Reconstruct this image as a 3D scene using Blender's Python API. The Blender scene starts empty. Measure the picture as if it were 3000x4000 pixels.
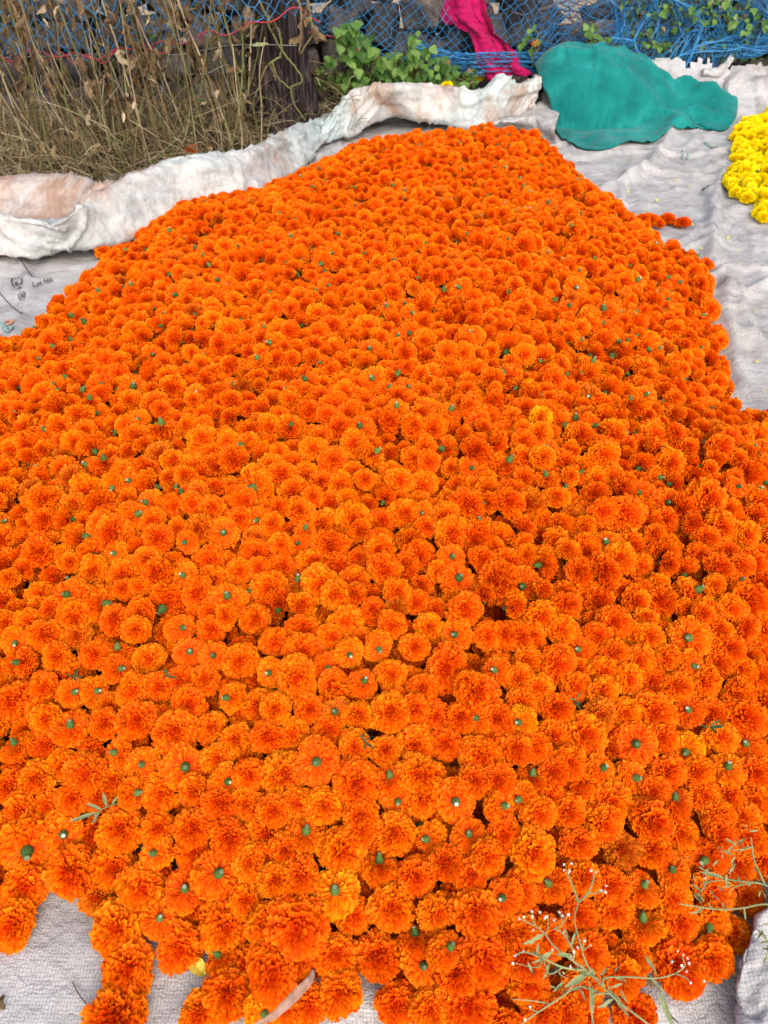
import bpy, bmesh, math, random
import numpy as np
from mathutils import Vector, Matrix, Euler

random.seed(7); np.random.seed(7)
RAD = math.radians
scene = bpy.context.scene
C = scene.collection

# ------------------------------------------------------------------ camera
CAM_Z, TILT, FPX = 1.15, RAD(41.0), 2944.0
cam_d = bpy.data.cameras.new('camera')
cam = bpy.data.objects.new('camera', cam_d); C.objects.link(cam)
cam.location = (0, 0, CAM_Z)
cam.rotation_euler = (RAD(90) - TILT, 0, 0)
cam_d.sensor_fit = 'HORIZONTAL'; cam_d.sensor_width = 36.0
cam_d.lens = FPX / 3000.0 * 36.0
cam_d.clip_start = 0.02; cam_d.clip_end = 500
scene.camera = cam
cam_d.dof.use_dof = True; cam_d.dof.focus_distance = 1.3; cam_d.dof.aperture_fstop = 13.0

# ------------------------------------------------------------------ light
SUN_EL, SUN_AZ = RAD(42), RAD(168)          # azimuth measured from +Y towards +X
world = bpy.data.worlds.new('World'); scene.world = world; world.use_nodes = True
wn = world.node_tree; wn.nodes.clear()
sky = wn.nodes.new('ShaderNodeTexSky'); sky.sky_type = 'NISHITA'; sky.sun_disc = False
sky.sun_elevation = SUN_EL; sky.sun_rotation = SUN_AZ
sky.air_density = 1.0; sky.dust_density = 6.0; sky.ozone_density = 1.0
bg = wn.nodes.new('ShaderNodeBackground'); bg.inputs['Strength'].default_value = 0.15
wo = wn.nodes.new('ShaderNodeOutputWorld')
wn.links.new(sky.outputs[0], bg.inputs['Color']); wn.links.new(bg.outputs[0], wo.inputs['Surface'])
sun_d = bpy.data.lights.new('sun', 'SUN'); sun_d.energy = 1.4; sun_d.angle = RAD(100); sun_d.color = (1.0, 0.98, 0.96)
sun = bpy.data.objects.new('sun', sun_d); C.objects.link(sun)
sd = Vector((math.sin(SUN_AZ) * math.cos(SUN_EL), math.cos(SUN_AZ) * math.cos(SUN_EL), math.sin(SUN_EL)))
sun.rotation_euler = sd.to_track_quat('Z', 'Y').to_euler(); sun.location = sd * 20
vs = scene.view_settings
vs.view_transform = 'Standard'; vs.look = 'None'; vs.gamma = 1.0; vs.exposure = 0.45; vs.use_curve_mapping = False
cy = scene.cycles
cy.max_bounces = 5; cy.diffuse_bounces = 3; cy.glossy_bounces = 2; cy.transmission_bounces = 4; cy.transparent_max_bounces = 4
cy.use_adaptive_sampling = True; cy.adaptive_threshold = 0.02
cy.use_denoising = True
cy.caustics_reflective = False; cy.caustics_refractive = False

# ------------------------------------------------------------------ projection helpers (photo pixel -> place)
FW = Vector((0, math.cos(TILT), -math.sin(TILT))); UP = Vector((0, math.sin(TILT), math.cos(TILT))); RT = Vector((1, 0, 0))
CP = Vector((0, 0, CAM_Z))
def ray(px, py):
    return FW + RT * ((px - 1500) / FPX) - UP * ((py - 2000) / FPX)
def PZ(px, py, z=0.0):
    d = ray(px, py); t = (z - CAM_Z) / d.z
    return CP + d * t
def PY(px, py, y):
    d = ray(px, py); t = y / d.y
    return CP + d * t
def proj(p):
    v = Vector(p) - CP
    zc = v.dot(FW)
    return 1500 + FPX * v.dot(RT) / zc, 2000 - FPX * v.dot(UP) / zc, zc

# ------------------------------------------------------------------ numpy noise
_tab = np.random.RandomState(3).rand(512, 512)
def vnoise(x, y, seed=0):
    x = np.asarray(x, float) + seed * 17.31; y = np.asarray(y, float) + seed * 9.77
    xi = np.floor(x).astype(int); yi = np.floor(y).astype(int)
    fx = x - xi; fy = y - yi
    fx = fx * fx * (3 - 2 * fx); fy = fy * fy * (3 - 2 * fy)
    a = _tab[xi % 512, yi % 512]; b = _tab[(xi + 1) % 512, yi % 512]
    c = _tab[xi % 512, (yi + 1) % 512]; d = _tab[(xi + 1) % 512, (yi + 1) % 512]
    return (a * (1 - fx) + b * fx) * (1 - fy) + (c * (1 - fx) + d * fx) * fy
def fbm(x, y, seed=0, o=4):
    s = 0; a = 0.5
    for k in range(o):
        s = s + a * (vnoise(x, y, seed + k) - 0.5); x = x * 2.03; y = y * 2.03; a *= 0.5
    return s
def ridge(x, y, seed=0):
    wx = x + 0.8 * (vnoise(x * 0.7, y * 0.7, seed + 40) - 0.5); wy = y + 0.8 * (vnoise(x * 0.7, y * 0.7, seed + 41) - 0.5)
    n = vnoise(wx, wy, seed)
    return np.maximum(0, 1 - np.abs(2 * n - 1) * 3.0)

# ------------------------------------------------------------------ object helpers
def link(o, parent=None):
    C.objects.link(o)
    if parent is not None: o.parent = parent
    return o
def mesh_obj(name, verts, faces, mat, parent=None, smooth=True, mats=None, midx=None):
    me = bpy.data.meshes.new(name)
    me.from_pydata([tuple(v) for v in verts], [], [tuple(int(i) for i in f) for f in faces])
    for m in (mats or [mat]): me.materials.append(m)
    if midx is not None: me.polygons.foreach_set('material_index', np.asarray(midx, dtype=np.int32))
    if smooth: me.polygons.foreach_set('use_smooth', np.ones(len(me.polygons), dtype=bool))
    me.update()
    return link(bpy.data.objects.new(name, me), parent)
def tag(o, label=None, cat=None, group=None, kind=None):
    if label: o['label'] = label
    if cat: o['category'] = cat
    if group: o['group'] = group
    if kind: o['kind'] = kind
    return o
def empty(name, loc=(0, 0, 0)):
    o = bpy.data.objects.new(name, None); o.empty_display_size = 0.05; o.location = loc
    return link(o)
def catmull(pts, n):
    """dense points through pts (list of Vectors), n per segment"""
    P = [np.array(p, float) for p in pts]
    P = [2 * P[0] - P[1]] + P + [2 * P[-1] - P[-2]]
    out = []
    for i in range(1, len(P) - 2):
        for k in range(n):
            t = k / n
            a, b, c, d = P[i - 1], P[i], P[i + 1], P[i + 2]
            out.append(0.5 * ((2 * b) + (-a + c) * t + (2 * a - 5 * b + 4 * c - d) * t * t + (-a + 3 * b - 3 * c + d) * t ** 3))
    out.append(P[-2])
    return np.array(out)
def tube_geo(pts, radii, sides=5, cap=True):
    pts = np.asarray(pts, float); n = len(pts)
    if np.isscalar(radii): radii = np.full(n, radii)
    T = np.gradient(pts, axis=0); T /= np.linalg.norm(T, axis=1)[:, None] + 1e-9
    ref = np.array([0.31, 0.2, 0.93]) if abs(T[0][2]) < 0.9 else np.array([1.0, 0.1, 0.0])
    V = []; F = []
    for i in range(n):
        a = np.cross(T[i], ref); a /= np.linalg.norm(a) + 1e-9; b = np.cross(T[i], a)
        for k in range(sides):
            g = 2 * math.pi * k / sides
            V.append(pts[i] + radii[i] * (math.cos(g) * a + math.sin(g) * b))
    for i in range(n - 1):
        for k in range(sides):
            k2 = (k + 1) % sides
            F.append((i * sides + k, i * sides + k2, (i + 1) * sides + k2, (i + 1) * sides + k))
    if cap:
        F.append(tuple(range(sides))[::-1]); F.append(tuple((n - 1) * sides + k for k in range(sides)))
    return V, F
class MB:
    def __init__(s): s.v = []; s.f = []; s.m = []
    def add(s, V, F, m=0):
        o = len(s.v); s.v.extend([tuple(v) for v in V]); s.f.extend([tuple(i + o for i in f) for f in F]); s.m.extend([m] * len(F))
    def build(s, name, mats, parent=None, smooth=True):
        mats = mats if isinstance(mats, (list, tuple)) else [mats]
        return mesh_obj(name, s.v, s.f, None, parent, smooth, mats=mats, midx=s.m)

# ------------------------------------------------------------------ materials
def mat_new(name):
    m = bpy.data.materials.new(name); m.use_nodes = True
    nt = m.node_tree; nt.nodes.clear()
    out = nt.nodes.new('ShaderNodeOutputMaterial'); b = nt.nodes.new('ShaderNodeBsdfPrincipled')
    nt.links.new(b.outputs[0], out.inputs['Surface'])
    return m, nt, b, out
def N(nt, t, **kw):
    n = nt.nodes.new(t)
    for k, v in kw.items():
        if k in n.inputs: n.inputs[k].default_value = v
        else: setattr(n, k, v)
    return n
def ramp(nt, fac, stops, interp='LINEAR'):
    r = nt.nodes.new('ShaderNodeValToRGB'); r.color_ramp.interpolation = interp
    el = r.color_ramp.elements
    while len(el) < len(stops): el.new(0.5)
    for e, (p, c) in zip(el, stops):
        e.position = p; e.color = (c[0], c[1], c[2], 1) if not np.isscalar(c) else (c, c, c, 1)
    if fac is not None: nt.links.new(fac, r.inputs[0])
    return r
def noise(nt, vec, scale, detail=4, rough=0.55, dist=0.0):
    n = nt.nodes.new('ShaderNodeTexNoise')
    n.inputs['Scale'].default_value = scale; n.inputs['Detail'].default_value = detail
    n.inputs['Roughness'].default_value = rough; n.inputs['Distortion'].default_value = dist
    if vec is not None: nt.links.new(vec, n.inputs['Vector'])
    return n
def mixc(nt, a, b, fac, blend='MIX'):
    m = nt.nodes.new('ShaderNodeMix'); m.data_type = 'RGBA'; m.blend_type = blend
    def put(sock, v):
        if hasattr(v, 'links') or hasattr(v, 'is_linked'): nt.links.new(v, sock)
        elif np.isscalar(v): sock.default_value = v
        else: sock.default_value = (v[0], v[1], v[2], 1)
    put(m.inputs[0], fac); put(m.inputs[6], a); put(m.inputs[7], b)
    return m.outputs[2]
def mathn(nt, op, a, b=0.0):
    m = nt.nodes.new('ShaderNodeMath'); m.operation = op
    for s, v in ((m.inputs[0], a), (m.inputs[1], b)):
        if hasattr(v, 'is_linked'): nt.links.new(v, s)
        else: s.default_value = v
    return m.outputs[0]
def bump(nt, b, h, strength=0.3, dist=0.01):
    n = nt.nodes.new('ShaderNodeBump'); n.inputs['Strength'].default_value = strength; n.inputs['Distance'].default_value = dist
    nt.links.new(h, n.inputs['Height']); nt.links.new(n.outputs[0], b.inputs['Normal']); return n

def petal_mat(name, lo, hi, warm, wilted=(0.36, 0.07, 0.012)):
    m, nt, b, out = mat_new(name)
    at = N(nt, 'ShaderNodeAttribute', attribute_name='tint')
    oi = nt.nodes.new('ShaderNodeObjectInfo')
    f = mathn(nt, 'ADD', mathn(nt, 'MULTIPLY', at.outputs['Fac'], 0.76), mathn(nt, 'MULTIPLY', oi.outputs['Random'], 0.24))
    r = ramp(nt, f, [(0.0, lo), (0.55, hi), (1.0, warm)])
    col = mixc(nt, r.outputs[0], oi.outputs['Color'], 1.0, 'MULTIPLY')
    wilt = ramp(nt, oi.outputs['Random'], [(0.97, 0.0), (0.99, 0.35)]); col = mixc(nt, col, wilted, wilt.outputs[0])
    nt.links.new(col, b.inputs['Base Color'])
    b.inputs['Roughness'].default_value = 0.65; b.inputs['Specular IOR Level'].default_value = 0.12
    tr = nt.nodes.new('ShaderNodeBsdfTranslucent'); nt.links.new(col, tr.inputs['Color'])
    mx = nt.nodes.new('ShaderNodeMixShader'); mx.inputs[0].default_value = 0.26
    nt.links.new(b.outputs[0], mx.inputs[1]); nt.links.new(tr.outputs[0], mx.inputs[2])
    nt.links.new(mx.outputs[0], out.inputs['Surface'])
    return m
M = {}
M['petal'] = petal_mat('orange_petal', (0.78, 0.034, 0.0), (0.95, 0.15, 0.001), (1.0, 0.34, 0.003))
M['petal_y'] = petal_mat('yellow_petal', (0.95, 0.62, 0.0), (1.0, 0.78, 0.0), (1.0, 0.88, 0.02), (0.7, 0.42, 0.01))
def simple(name, stops, scale=30, rough=0.7, spec=0.2, rnd=0.0, detail=3, transl=0.0, bumpv=0.0, stretch=None):
    m, nt, b, out = mat_new(name)
    tc = nt.nodes.new('ShaderNodeTexCoord'); vec = tc.outputs['Object']
    if stretch:
        mp = nt.nodes.new('ShaderNodeMapping'); mp.inputs['Scale'].default_value = stretch
        nt.links.new(vec, mp.inputs['Vector']); vec = mp.outputs[0]
    n = noise(nt, vec, scale, detail)
    f = n.outputs['Fac']
    if rnd:
        oi = nt.nodes.new('ShaderNodeObjectInfo')
        f = mathn(nt, 'ADD', mathn(nt, 'MULTIPLY', f, 1 - rnd), mathn(nt, 'MULTIPLY', oi.outputs['Random'], rnd))
    r = ramp(nt, f, stops)
    nt.links.new(r.outputs[0], b.inputs['Base Color'])
    b.inputs['Roughness'].default_value = rough; b.inputs['Specular IOR Level'].default_value = spec
    if bumpv: bump(nt, b, n.outputs['Fac'], bumpv, 0.02)
    if transl:
        tr = nt.nodes.new('ShaderNodeBsdfTranslucent'); nt.links.new(r.outputs[0], tr.inputs['Color'])
        mx = nt.nodes.new('ShaderNodeMixShader'); mx.inputs[0].default_value = transl
        nt.links.new(b.outputs[0], mx.inputs[1]); nt.links.new(tr.outputs[0], mx.inputs[2])
        nt.links.new(mx.outputs[0], out.inputs['Surface'])
    return m
M['calyx'] = simple('calyx_green', [(0.3, (0.05, 0.115, 0.025)), (0.7, (0.11, 0.19, 0.045))], 3, 0.7, 0.12, rnd=0.4, stretch=(4, 4, 0.6))
M['cut'] = simple('cut_stem', [(0.25, (0.10, 0.15, 0.07)), (0.6, (0.22, 0.28, 0.16)), (0.90, (0.50, 0.54, 0.44))], 3, 0.7, 0.12, rnd=0.75)
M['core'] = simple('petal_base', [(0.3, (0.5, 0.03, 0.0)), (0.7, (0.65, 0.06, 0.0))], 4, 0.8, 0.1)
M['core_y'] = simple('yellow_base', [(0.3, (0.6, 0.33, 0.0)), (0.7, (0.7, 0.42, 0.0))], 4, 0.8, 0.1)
M['straw'] = simple('straw', [(0.25, (0.045, 0.026, 0.013)), (0.5, (0.18, 0.125, 0.06)), (0.75, (0.40, 0.32, 0.185))], 3.5, 0.75, 0.15, rnd=0.2)
M['straw_pale'] = simple('pale_straw', [(0.3, (0.25, 0.19, 0.10)), (0.7, (0.50, 0.42, 0.28))], 5, 0.7, 0.2)
M['olive'] = simple('olive_stem', [(0.3, (0.085, 0.09, 0.028)), (0.7, (0.23, 0.225, 0.09))], 4, 0.65, 0.2)
M['dead_leaf'] = simple('dead_leaf', [(0.3, (0.06, 0.036, 0.02)), (0.55, (0.19, 0.13, 0.07)), (0.8, (0.38, 0.30, 0.19))], 9, 0.8, 0.1, rnd=0.25, transl=0.15)
M['leaf'] = simple('leaf_green', [(0.25, (0.035, 0.10, 0.015)), (0.5, (0.10, 0.22, 0.04)), (0.75, (0.20, 0.33, 0.08))], 14, 0.5, 0.3, rnd=0.45, transl=0.25)
M['leaf_dark'] = simple('leaf_dark', [(0.3, (0.03, 0.065, 0.02)), (0.7, (0.10, 0.17, 0.05))], 9, 0.6, 0.25, rnd=0.3, transl=0.15)
M['weed_stem'] = simple('weed_stem', [(0.3, (0.16, 0.20, 0.08)), (0.7, (0.30, 0.34, 0.16))], 20, 0.6, 0.25)
M['white_flower'] = simple('white_flower', [(0.3, (0.62, 0.64, 0.55)), (0.7, (0.80, 0.80, 0.74))], 200, 0.7, 0.1)
M['net'] = simple('blue_twine', [(0.3, (0.018, 0.13, 0.34)), (0.7, (0.04, 0.27, 0.55))], 6, 0.45, 0.4)
M['red_cord'] = simple('red_cord', [(0.3, (0.30, 0.02, 0.03)), (0.7, (0.5, 0.05, 0.06))], 20, 0.6, 0.3)
M['wire'] = simple('grey_wire', [(0.3, (0.25, 0.25, 0.26)), (0.7, (0.4, 0.4, 0.42))], 20, 0.4, 0.5)
M['branch'] = simple('dry_branch', [(0.3, (0.05, 0.035, 0.03)), (0.7, (0.17, 0.12, 0.09))], 12, 0.85, 0.1)
M['yellow_petal_loose'] = simple('loose_petal', [(0.3, (0.75, 0.55, 0.02)), (0.7, (0.85, 0.75, 0.15))], 60, 0.6, 0.2)
M['dry_blade'] = simple('dry_blade', [(0.3, (0.35, 0.17, 0.10)), (0.7, (0.62, 0.42, 0.32))], 40, 0.6, 0.2, transl=0.25, stretch=(1, 1, 1))

def cloth_mat(name, stops, sheen, weave=900):
    m, nt, b, out = mat_new(name)
    tc = nt.nodes.new('ShaderNodeTexCoord')
    n = noise(nt, tc.outputs['Object'], 7, 5, 0.6); n2 = noise(nt, tc.outputs['Object'], 160, 2, 0.6)
    f = mathn(nt, 'ADD', mathn(nt, 'MULTIPLY', n.outputs['Fac'], 0.7), mathn(nt, 'MULTIPLY', n2.outputs['Fac'], 0.3))
    r = ramp(nt, f, stops); nt.links.new(r.outputs[0], b.inputs['Base Color'])
    b.inputs['Roughness'].default_value = 0.8; b.inputs['Specular IOR Level'].default_value = 0.15
    b.inputs['Sheen Weight'].default_value = sheen; b.inputs['Sheen Roughness'].default_value = 0.5
    bump(nt, b, n2.outputs['Fac'], 0.25, 0.004)
    return m
M['teal'] = cloth_mat('teal_cloth', [(0.36, (0.0, 0.115, 0.11)), (0.5, (0.001, 0.17, 0.16)), (0.64, (0.012, 0.24, 0.225))], 0.12)
M['cream'] = simple('cream_lining', [(0.3, (0.45, 0.36, 0.22)), (0.7, (0.65, 0.56, 0.38))], 20, 0.8, 0.1)
M['magenta'] = cloth_mat('magenta_cloth', [(0.35, (0.27, 0.001, 0.055)), (0.65, (0.43, 0.004, 0.10))], 0.1)

def sheet_mat(name, stain, cyan, bright=1.0, weave=True):
    m, nt, b, out = mat_new(name)
    tc = nt.nodes.new('ShaderNodeTexCoord'); v = tc.outputs['Object']
    big = noise(nt, v, 1.3, 5, 0.6); mid = noise(nt, v, 9, 6, 0.65, 0.4); fine = noise(nt, v, 70, 4, 0.6)
    base = ramp(nt, mid.outputs['Fac'], [(0.3, (0.34, 0.335, 0.33)), (0.5, (0.49, 0.485, 0.475)), (0.7, (0.60, 0.60, 0.59))])
    tint = ramp(nt, big.outputs['Fac'], [(0.38, cyan), (0.55, (1, 1, 1)), (0.7, (0.97, 0.95, 0.92))])
    col = mixc(nt, base.outputs[0], tint.outputs[0], 1.0, 'MULTIPLY')
    col = mixc(nt, col, (bright, bright, bright), 1.0, 'MULTIPLY')
    # brown water stains with their own outline
    st = noise(nt, v, 2.6, 6, 0.65, 0.8)
    sm = ramp(nt, st.outputs['Fac'], [(stain[0], 0.0), (stain[0] + 0.12, stain[1])])
    col = mixc(nt, col, (0.33, 0.16, 0.075), sm.outputs[0])
    # fine creases in the plastic
    vo = nt.nodes.new('ShaderNodeTexVoronoi'); vo.feature = 'DISTANCE_TO_EDGE'; vo.inputs['Scale'].default_value = 26
    wv = mixc(nt, v, fine.outputs['Color'], 0.045); wv2 = mixc(nt, wv, mid.outputs['Color'], 0.10)
    nt.links.new(wv2, vo.inputs['Vector'])
    cr = ramp(nt, vo.outputs['Distance'], [(0.0, 0.0), (0.05, 1.0)])
    cmask = ramp(nt, noise(nt, v, 5, 3).outputs['Fac'], [(0.45, 1.0), (0.62, 0.72)])
    crk = mathn(nt, 'MAXIMUM', cr.outputs[0], cmask.outputs[0])
    col = mixc(nt, (0.22, 0.21, 0.21), col, crk)
    dn = noise(nt, v, 4.5, 7, 0.7, 1.5); dm = ramp(nt, dn.outputs['Fac'], [(0.52, 0.0), (0.70, 0.5)])
    col = mixc(nt, col, (0.17, 0.13, 0.13), dm.outputs[0])
    mp = nt.nodes.new('ShaderNodeMapping'); mp.inputs['Rotation'].default_value = (0, 0, 0.5); mp.inputs['Scale'].default_value = (9, 34, 22); nt.links.new(wv2, mp.inputs['Vector'])
    wr_ = noise(nt, mp.outputs[0], 1.0, 3, 0.5, 0.6)
    wl = ramp(nt, mathn(nt, 'ABSOLUTE', mathn(nt, 'SUBTRACT', wr_.outputs['Fac'], 0.5)), [(0.0, 0.86), (0.014, 1.0)])
    if weave: col = mixc(nt, (0.0, 0.0, 0.0), col, wl.outputs[0])
    # woven tapes
    sx = nt.nodes.new('ShaderNodeSeparateXYZ'); nt.links.new(mixc(nt, v, mid.outputs['Color'], 0.014), sx.inputs[0])
    def lines(o, n_):
        a = mathn(nt, 'ABSOLUTE', mathn(nt, 'SINE', mathn(nt, 'MULTIPLY', o, math.pi / n_)))
        return ramp(nt, a, [(0.0, 0.66), (0.5, 1.0)]).outputs[0]
    ww = mathn(nt, 'MULTIPLY', lines(sx.outputs[0], 0.0046), lines(sx.outputs[1], 0.0046))
    if weave: col = mixc(nt, (0.0, 0.0, 0.0), col, ww)
    nt.links.new(col, b.inputs['Base Color'])
    b.inputs['Roughness'].default_value = 0.5; b.inputs['Specular IOR Level'].default_value = 0.35
    h = mathn(nt, 'ADD', mathn(nt, 'MULTIPLY', wr_.outputs['Fac'], 0.9), mathn(nt, 'ADD', mathn(nt, 'MULTIPLY', mid.outputs['Fac'], 1.2), mathn(nt, 'MULTIPLY', fine.outputs['Fac'], 0.35)))
    bump(nt, b, h, 0.6, 0.014)
    return m
M['sheet'] = sheet_mat('woven_plastic', (0.60, 0.45), (0.94, 0.96, 1.0))
M['roll'] = sheet_mat('woven_plastic_roll', (0.52, 0.7), (0.80, 0.97, 1.0), 1.0, False)
M['ink'] = simple('black_ink', [(0.3, (0.03, 0.03, 0.035)), (0.7, (0.09, 0.09, 0.10))], 60, 0.6, 0.2)
M['ink_orange'] = simple('orange_ink', [(0.3, (0.5, 0.2, 0.1)), (0.7, (0.65, 0.32, 0.2))], 60, 0.6, 0.2)
M['ink_green'] = simple('green_ink', [(0.3, (0.15, 0.28, 0.26)), (0.7, (0.3, 0.42, 0.4))], 60, 0.6, 0.2)

def stone_mat(name, warm):
    m, nt, b, out = mat_new(name)
    tc = nt.nodes.new('ShaderNodeTexCoord'); oi = nt.nodes.new('ShaderNodeObjectInfo')
    off = nt.nodes.new('ShaderNodeVectorMath'); off.operation = 'ADD'
    nt.links.new(tc.outputs['Object'], off.inputs[0]); nt.links.new(oi.outputs['Location'], off.inputs[1])
    n = noise(nt, off.outputs[0], 2.2, 7, 0.65); f = noise(nt, off.outputs[0], 9, 5, 0.7)
    g = mathn(nt, 'ADD', mathn(nt, 'MULTIPLY', n.outputs['Fac'], 0.75), mathn(nt, 'MULTIPLY', oi.outputs['Random'], 0.25))
    r = ramp(nt, g, [(0.3, (0.022, 0.022, 0.026)), (0.48, (0.062, 0.061, 0.064)), (0.6, (0.12, 0.11, 0.104)), (0.72, warm)])
    c = mixc(nt, r.outputs[0], ramp(nt, f.outputs['Fac'], [(0.35, 0.55), (0.65, 1.15)]).outputs[0], 1.0, 'MULTIPLY')
    nt.links.new(c, b.inputs['Base Color']); b.inputs['Roughness'].default_value = 0.85; b.inputs['Specular IOR Level'].default_value = 0.25
    bump(nt, b, f.outputs['Fac'], 0.6, 0.03)
    return m
M['stone'] = stone_mat('basalt', (0.26, 0.20, 0.165))
M['stone_brown'] = stone_mat('brown_basalt', (0.34, 0.22, 0.15))

# ------------------------------------------------------------------ the ground and field
def soil_mat(name, stops, sc):
    m, nt, b, out = mat_new(name)
    tc = nt.nodes.new('ShaderNodeTexCoord')
    n = noise(nt, tc.outputs['Object'], sc, 8, 0.7); n2 = noise(nt, tc.outputs['Object'], sc * 14, 4, 0.7)
    f = mathn(nt, 'ADD', mathn(nt, 'MULTIPLY', n.outputs['Fac'], 0.5), mathn(nt, 'MULTIPLY', n2.outputs['Fac'], 0.5))
    r = ramp(nt, f, stops); nt.links.new(r.outputs[0], b.inputs['Base Color']); b.inputs['Roughness'].default_value = 0.95
    b.inputs['Specular IOR Level'].default_value = 0.1
    bump(nt, b, f, 0.9, 0.04)
    return m
M['soil'] = soil_mat('soil', [(0.35, (0.035, 0.026, 0.02)), (0.5, (0.075, 0.055, 0.04)), (0.68, (0.16, 0.12, 0.08))], 3)
M['field'] = soil_mat('dry_field', [(0.35, (0.16, 0.14, 0.07)), (0.5, (0.36, 0.28, 0.19)), (0.68, (0.50, 0.40, 0.29))], 1.2)
def sheet_grid(name, x0, x1, y0, y1, nx, ny, zf, mat):
    xs = np.linspace(x0, x1, nx); ys = np.linspace(y0, y1, ny)
    X, Y = np.meshgrid(xs, ys); Z = zf(X, Y)
    V = np.stack([X.ravel(), Y.ravel(), Z.ravel()], 1)
    i = np.arange((nx - 1) * (ny - 1)); r = i // (nx - 1); c = i % (nx - 1); a = r * nx + c
    F = np.stack([a, a + 1, a + nx + 1, a + nx], 1)
    return mesh_obj(name, V, F, mat)
g = sheet_grid('ground', -60, 60, -20, 6.6, 60, 60, lambda X, Y: -0.035 + 0 * X, M['soil']); tag(g, kind='structure')
g = sheet_grid('verge', -3.6, 4.2, 3.1, 6.3, 160, 80, lambda X, Y: -0.031 + 0.16 * np.clip((Y - 3.95 - 0.42 * np.clip(X + 1.2, 0, 2.4)) / 1.0, 0, 1) ** 1.5 * np.clip((6.25 - Y) / 0.2, 0, 1) + 0.03 * fbm(X * 5, Y * 5, 5) * np.clip((Y - 3.2) * 4, 0, 1) * np.clip((6.25 - Y) / 0.2, 0, 1), M['soil']); tag(g, kind='structure')
g = sheet_grid('dry_field', -90, 90, 6.0, 300, 90, 90, lambda X, Y: -0.02 + 0.10 * np.clip((Y - 6.1) / 1.5, 0, 1) + 0.05 * fbm(X * 0.8, Y * 0.8, 9), M['field']); tag(g, kind='structure')

# ------------------------------------------------------------------ heap outline and surface
HEAP_PX = [(1560, 505, .12), (1640, 492, .13), (1750, 492, .13), (1900, 512, .1), (2095, 548, .06), (2150, 600, .04), (2265, 700, .03), (2290, 745, .03), (2380, 800, .03), (2455, 860, .03), (2560, 960, .03), (2620, 1010, .03), (2740, 1060, .03),
    (2775, 1130, .03), (2775, 1220, .03), (2800, 1290, .03), (2835, 1400, .03), (2850, 1540, .03), (2900, 1625, .03), (3010, 1620, .03), (3350, 1720, .03), (3600, 2200, .03), (3500, 3000, .03), (3080, 3480, .03), (2885, 3560, .03),
    (2840, 3690, .03), (2700, 3750, .03), (2540, 3850, .03), (2470, 3960, .03), (2300, 4090, .03), (2000, 4160, .03), (1700, 4160, .03), (1500, 4100, .03), (1470, 3890, .03), (1430, 3860, .03), (1300, 3960, .03), (1200, 4080, .03),
    (960, 4020, .03), (850, 3960, .03), (850, 3830, .03), (790, 3740, .03), (640, 3690, .03), (560, 3620, .03), (430, 3530, .03), (330, 3490, .03), (190, 3470, .03), (120, 3560, .03), (0, 3680, .03), (-200, 3800, .03), (-650, 3300, .03), (-750, 2400, .03),
    (-500, 1700, .03), (-120, 1385, .03), (100, 1350, .03), (180, 1235, .03), (265, 1180, .03), (345, 1085, .03), (420, 1030, .03), (500, 970, .03), (620, 872, .05), (760, 815, .06), (1000, 748, .06), (1130, 700, .06), (1240, 662, .06), (1340, 595, .07), (1450, 545, .09)]
HEAP = np.array([PZ(x, y, z)[:2] for x, y, z in HEAP_PX])
def poly_inside(P, x, y):
    x = np.asarray(x, float); y = np.asarray(y, float); ins = np.zeros(x.shape, bool)
    for i in range(len(P)):
        x1, y1 = P[i - 1]; x2, y2 = P[i]
        c = ((y1 > y) != (y2 > y)) & (x < (x2 - x1) * (y - y1) / (y2 - y1 + 1e-12) + x1)
        ins ^= c
    return ins
def seg_dist(P, x, y, closed=True):
    x = np.asarray(x, float); y = np.asarray(y, float); d = np.full(x.shape, 1e9)
    for i in range(0 if closed else 1, len(P)):
        ax, ay = P[i - 1]; bx, by = P[i]; vx, vy = bx - ax, by - ay
        t = np.clip(((x - ax) * vx + (y - ay) * vy) / (vx * vx + vy * vy + 1e-12), 0, 1)
        d = np.minimum(d, np.hypot(x - ax - t * vx, y - ay - t * vy))
    return d
# raster of the heap height for fast lookup
GX0, GY0, GS = -2.8, -0.3, 0.02
gx = GX0 + GS * np.arange(300); gy = GY0 + GS * np.arange(300)
GXX, GYY = np.meshgrid(gx, gy)
_in = poly_inside(HEAP, GXX, GYY); _d = seg_dist(HEAP, GXX, GYY)
GH = np.where(_in, 0.17 * (1 - np.exp(-_d / 0.28)), 0.0) + np.where(_in, 0.03 * fbm(GXX * 2.2, GYY * 2.2, 21, 2) * np.clip(_d / 0.3, 0, 1), 0)
GD = np.where(_in, _d, -_d)
def lookup(G, x, y):
    fx = (np.asarray(x) - GX0) / GS; fy = (np.asarray(y) - GY0) / GS
    i = np.clip(fx.astype(int) if hasattr(fx, 'astype') else int(fx), 0, 298); j = np.clip(fy.astype(int) if hasattr(fy, 'astype') else int(fy), 0, 298)
    u = np.clip(fx - i, 0, 1); v = np.clip(fy - j, 0, 1)
    return (G[j, i] * (1 - u) + G[j, i + 1] * u) * (1 - v) + (G[j + 1, i] * (1 - u) + G[j + 1, i + 1] * u) * v
def look1(G, x, y):
    fx = (x - GX0) / GS; fy = (y - GY0) / GS
    i = min(298, max(0, int(fx))); j = min(298, max(0, int(fy))); u = min(1, max(0, fx - i)); v = min(1, max(0, fy - j))
    return (G[j, i] * (1 - u) + G[j, i + 1] * u) * (1 - v) + (G[j + 1, i] * (1 - u) + G[j + 1, i + 1] * u) * v
def heap_h(x, y): return float(max(0.0, look1(GH, x, y)))
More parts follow.
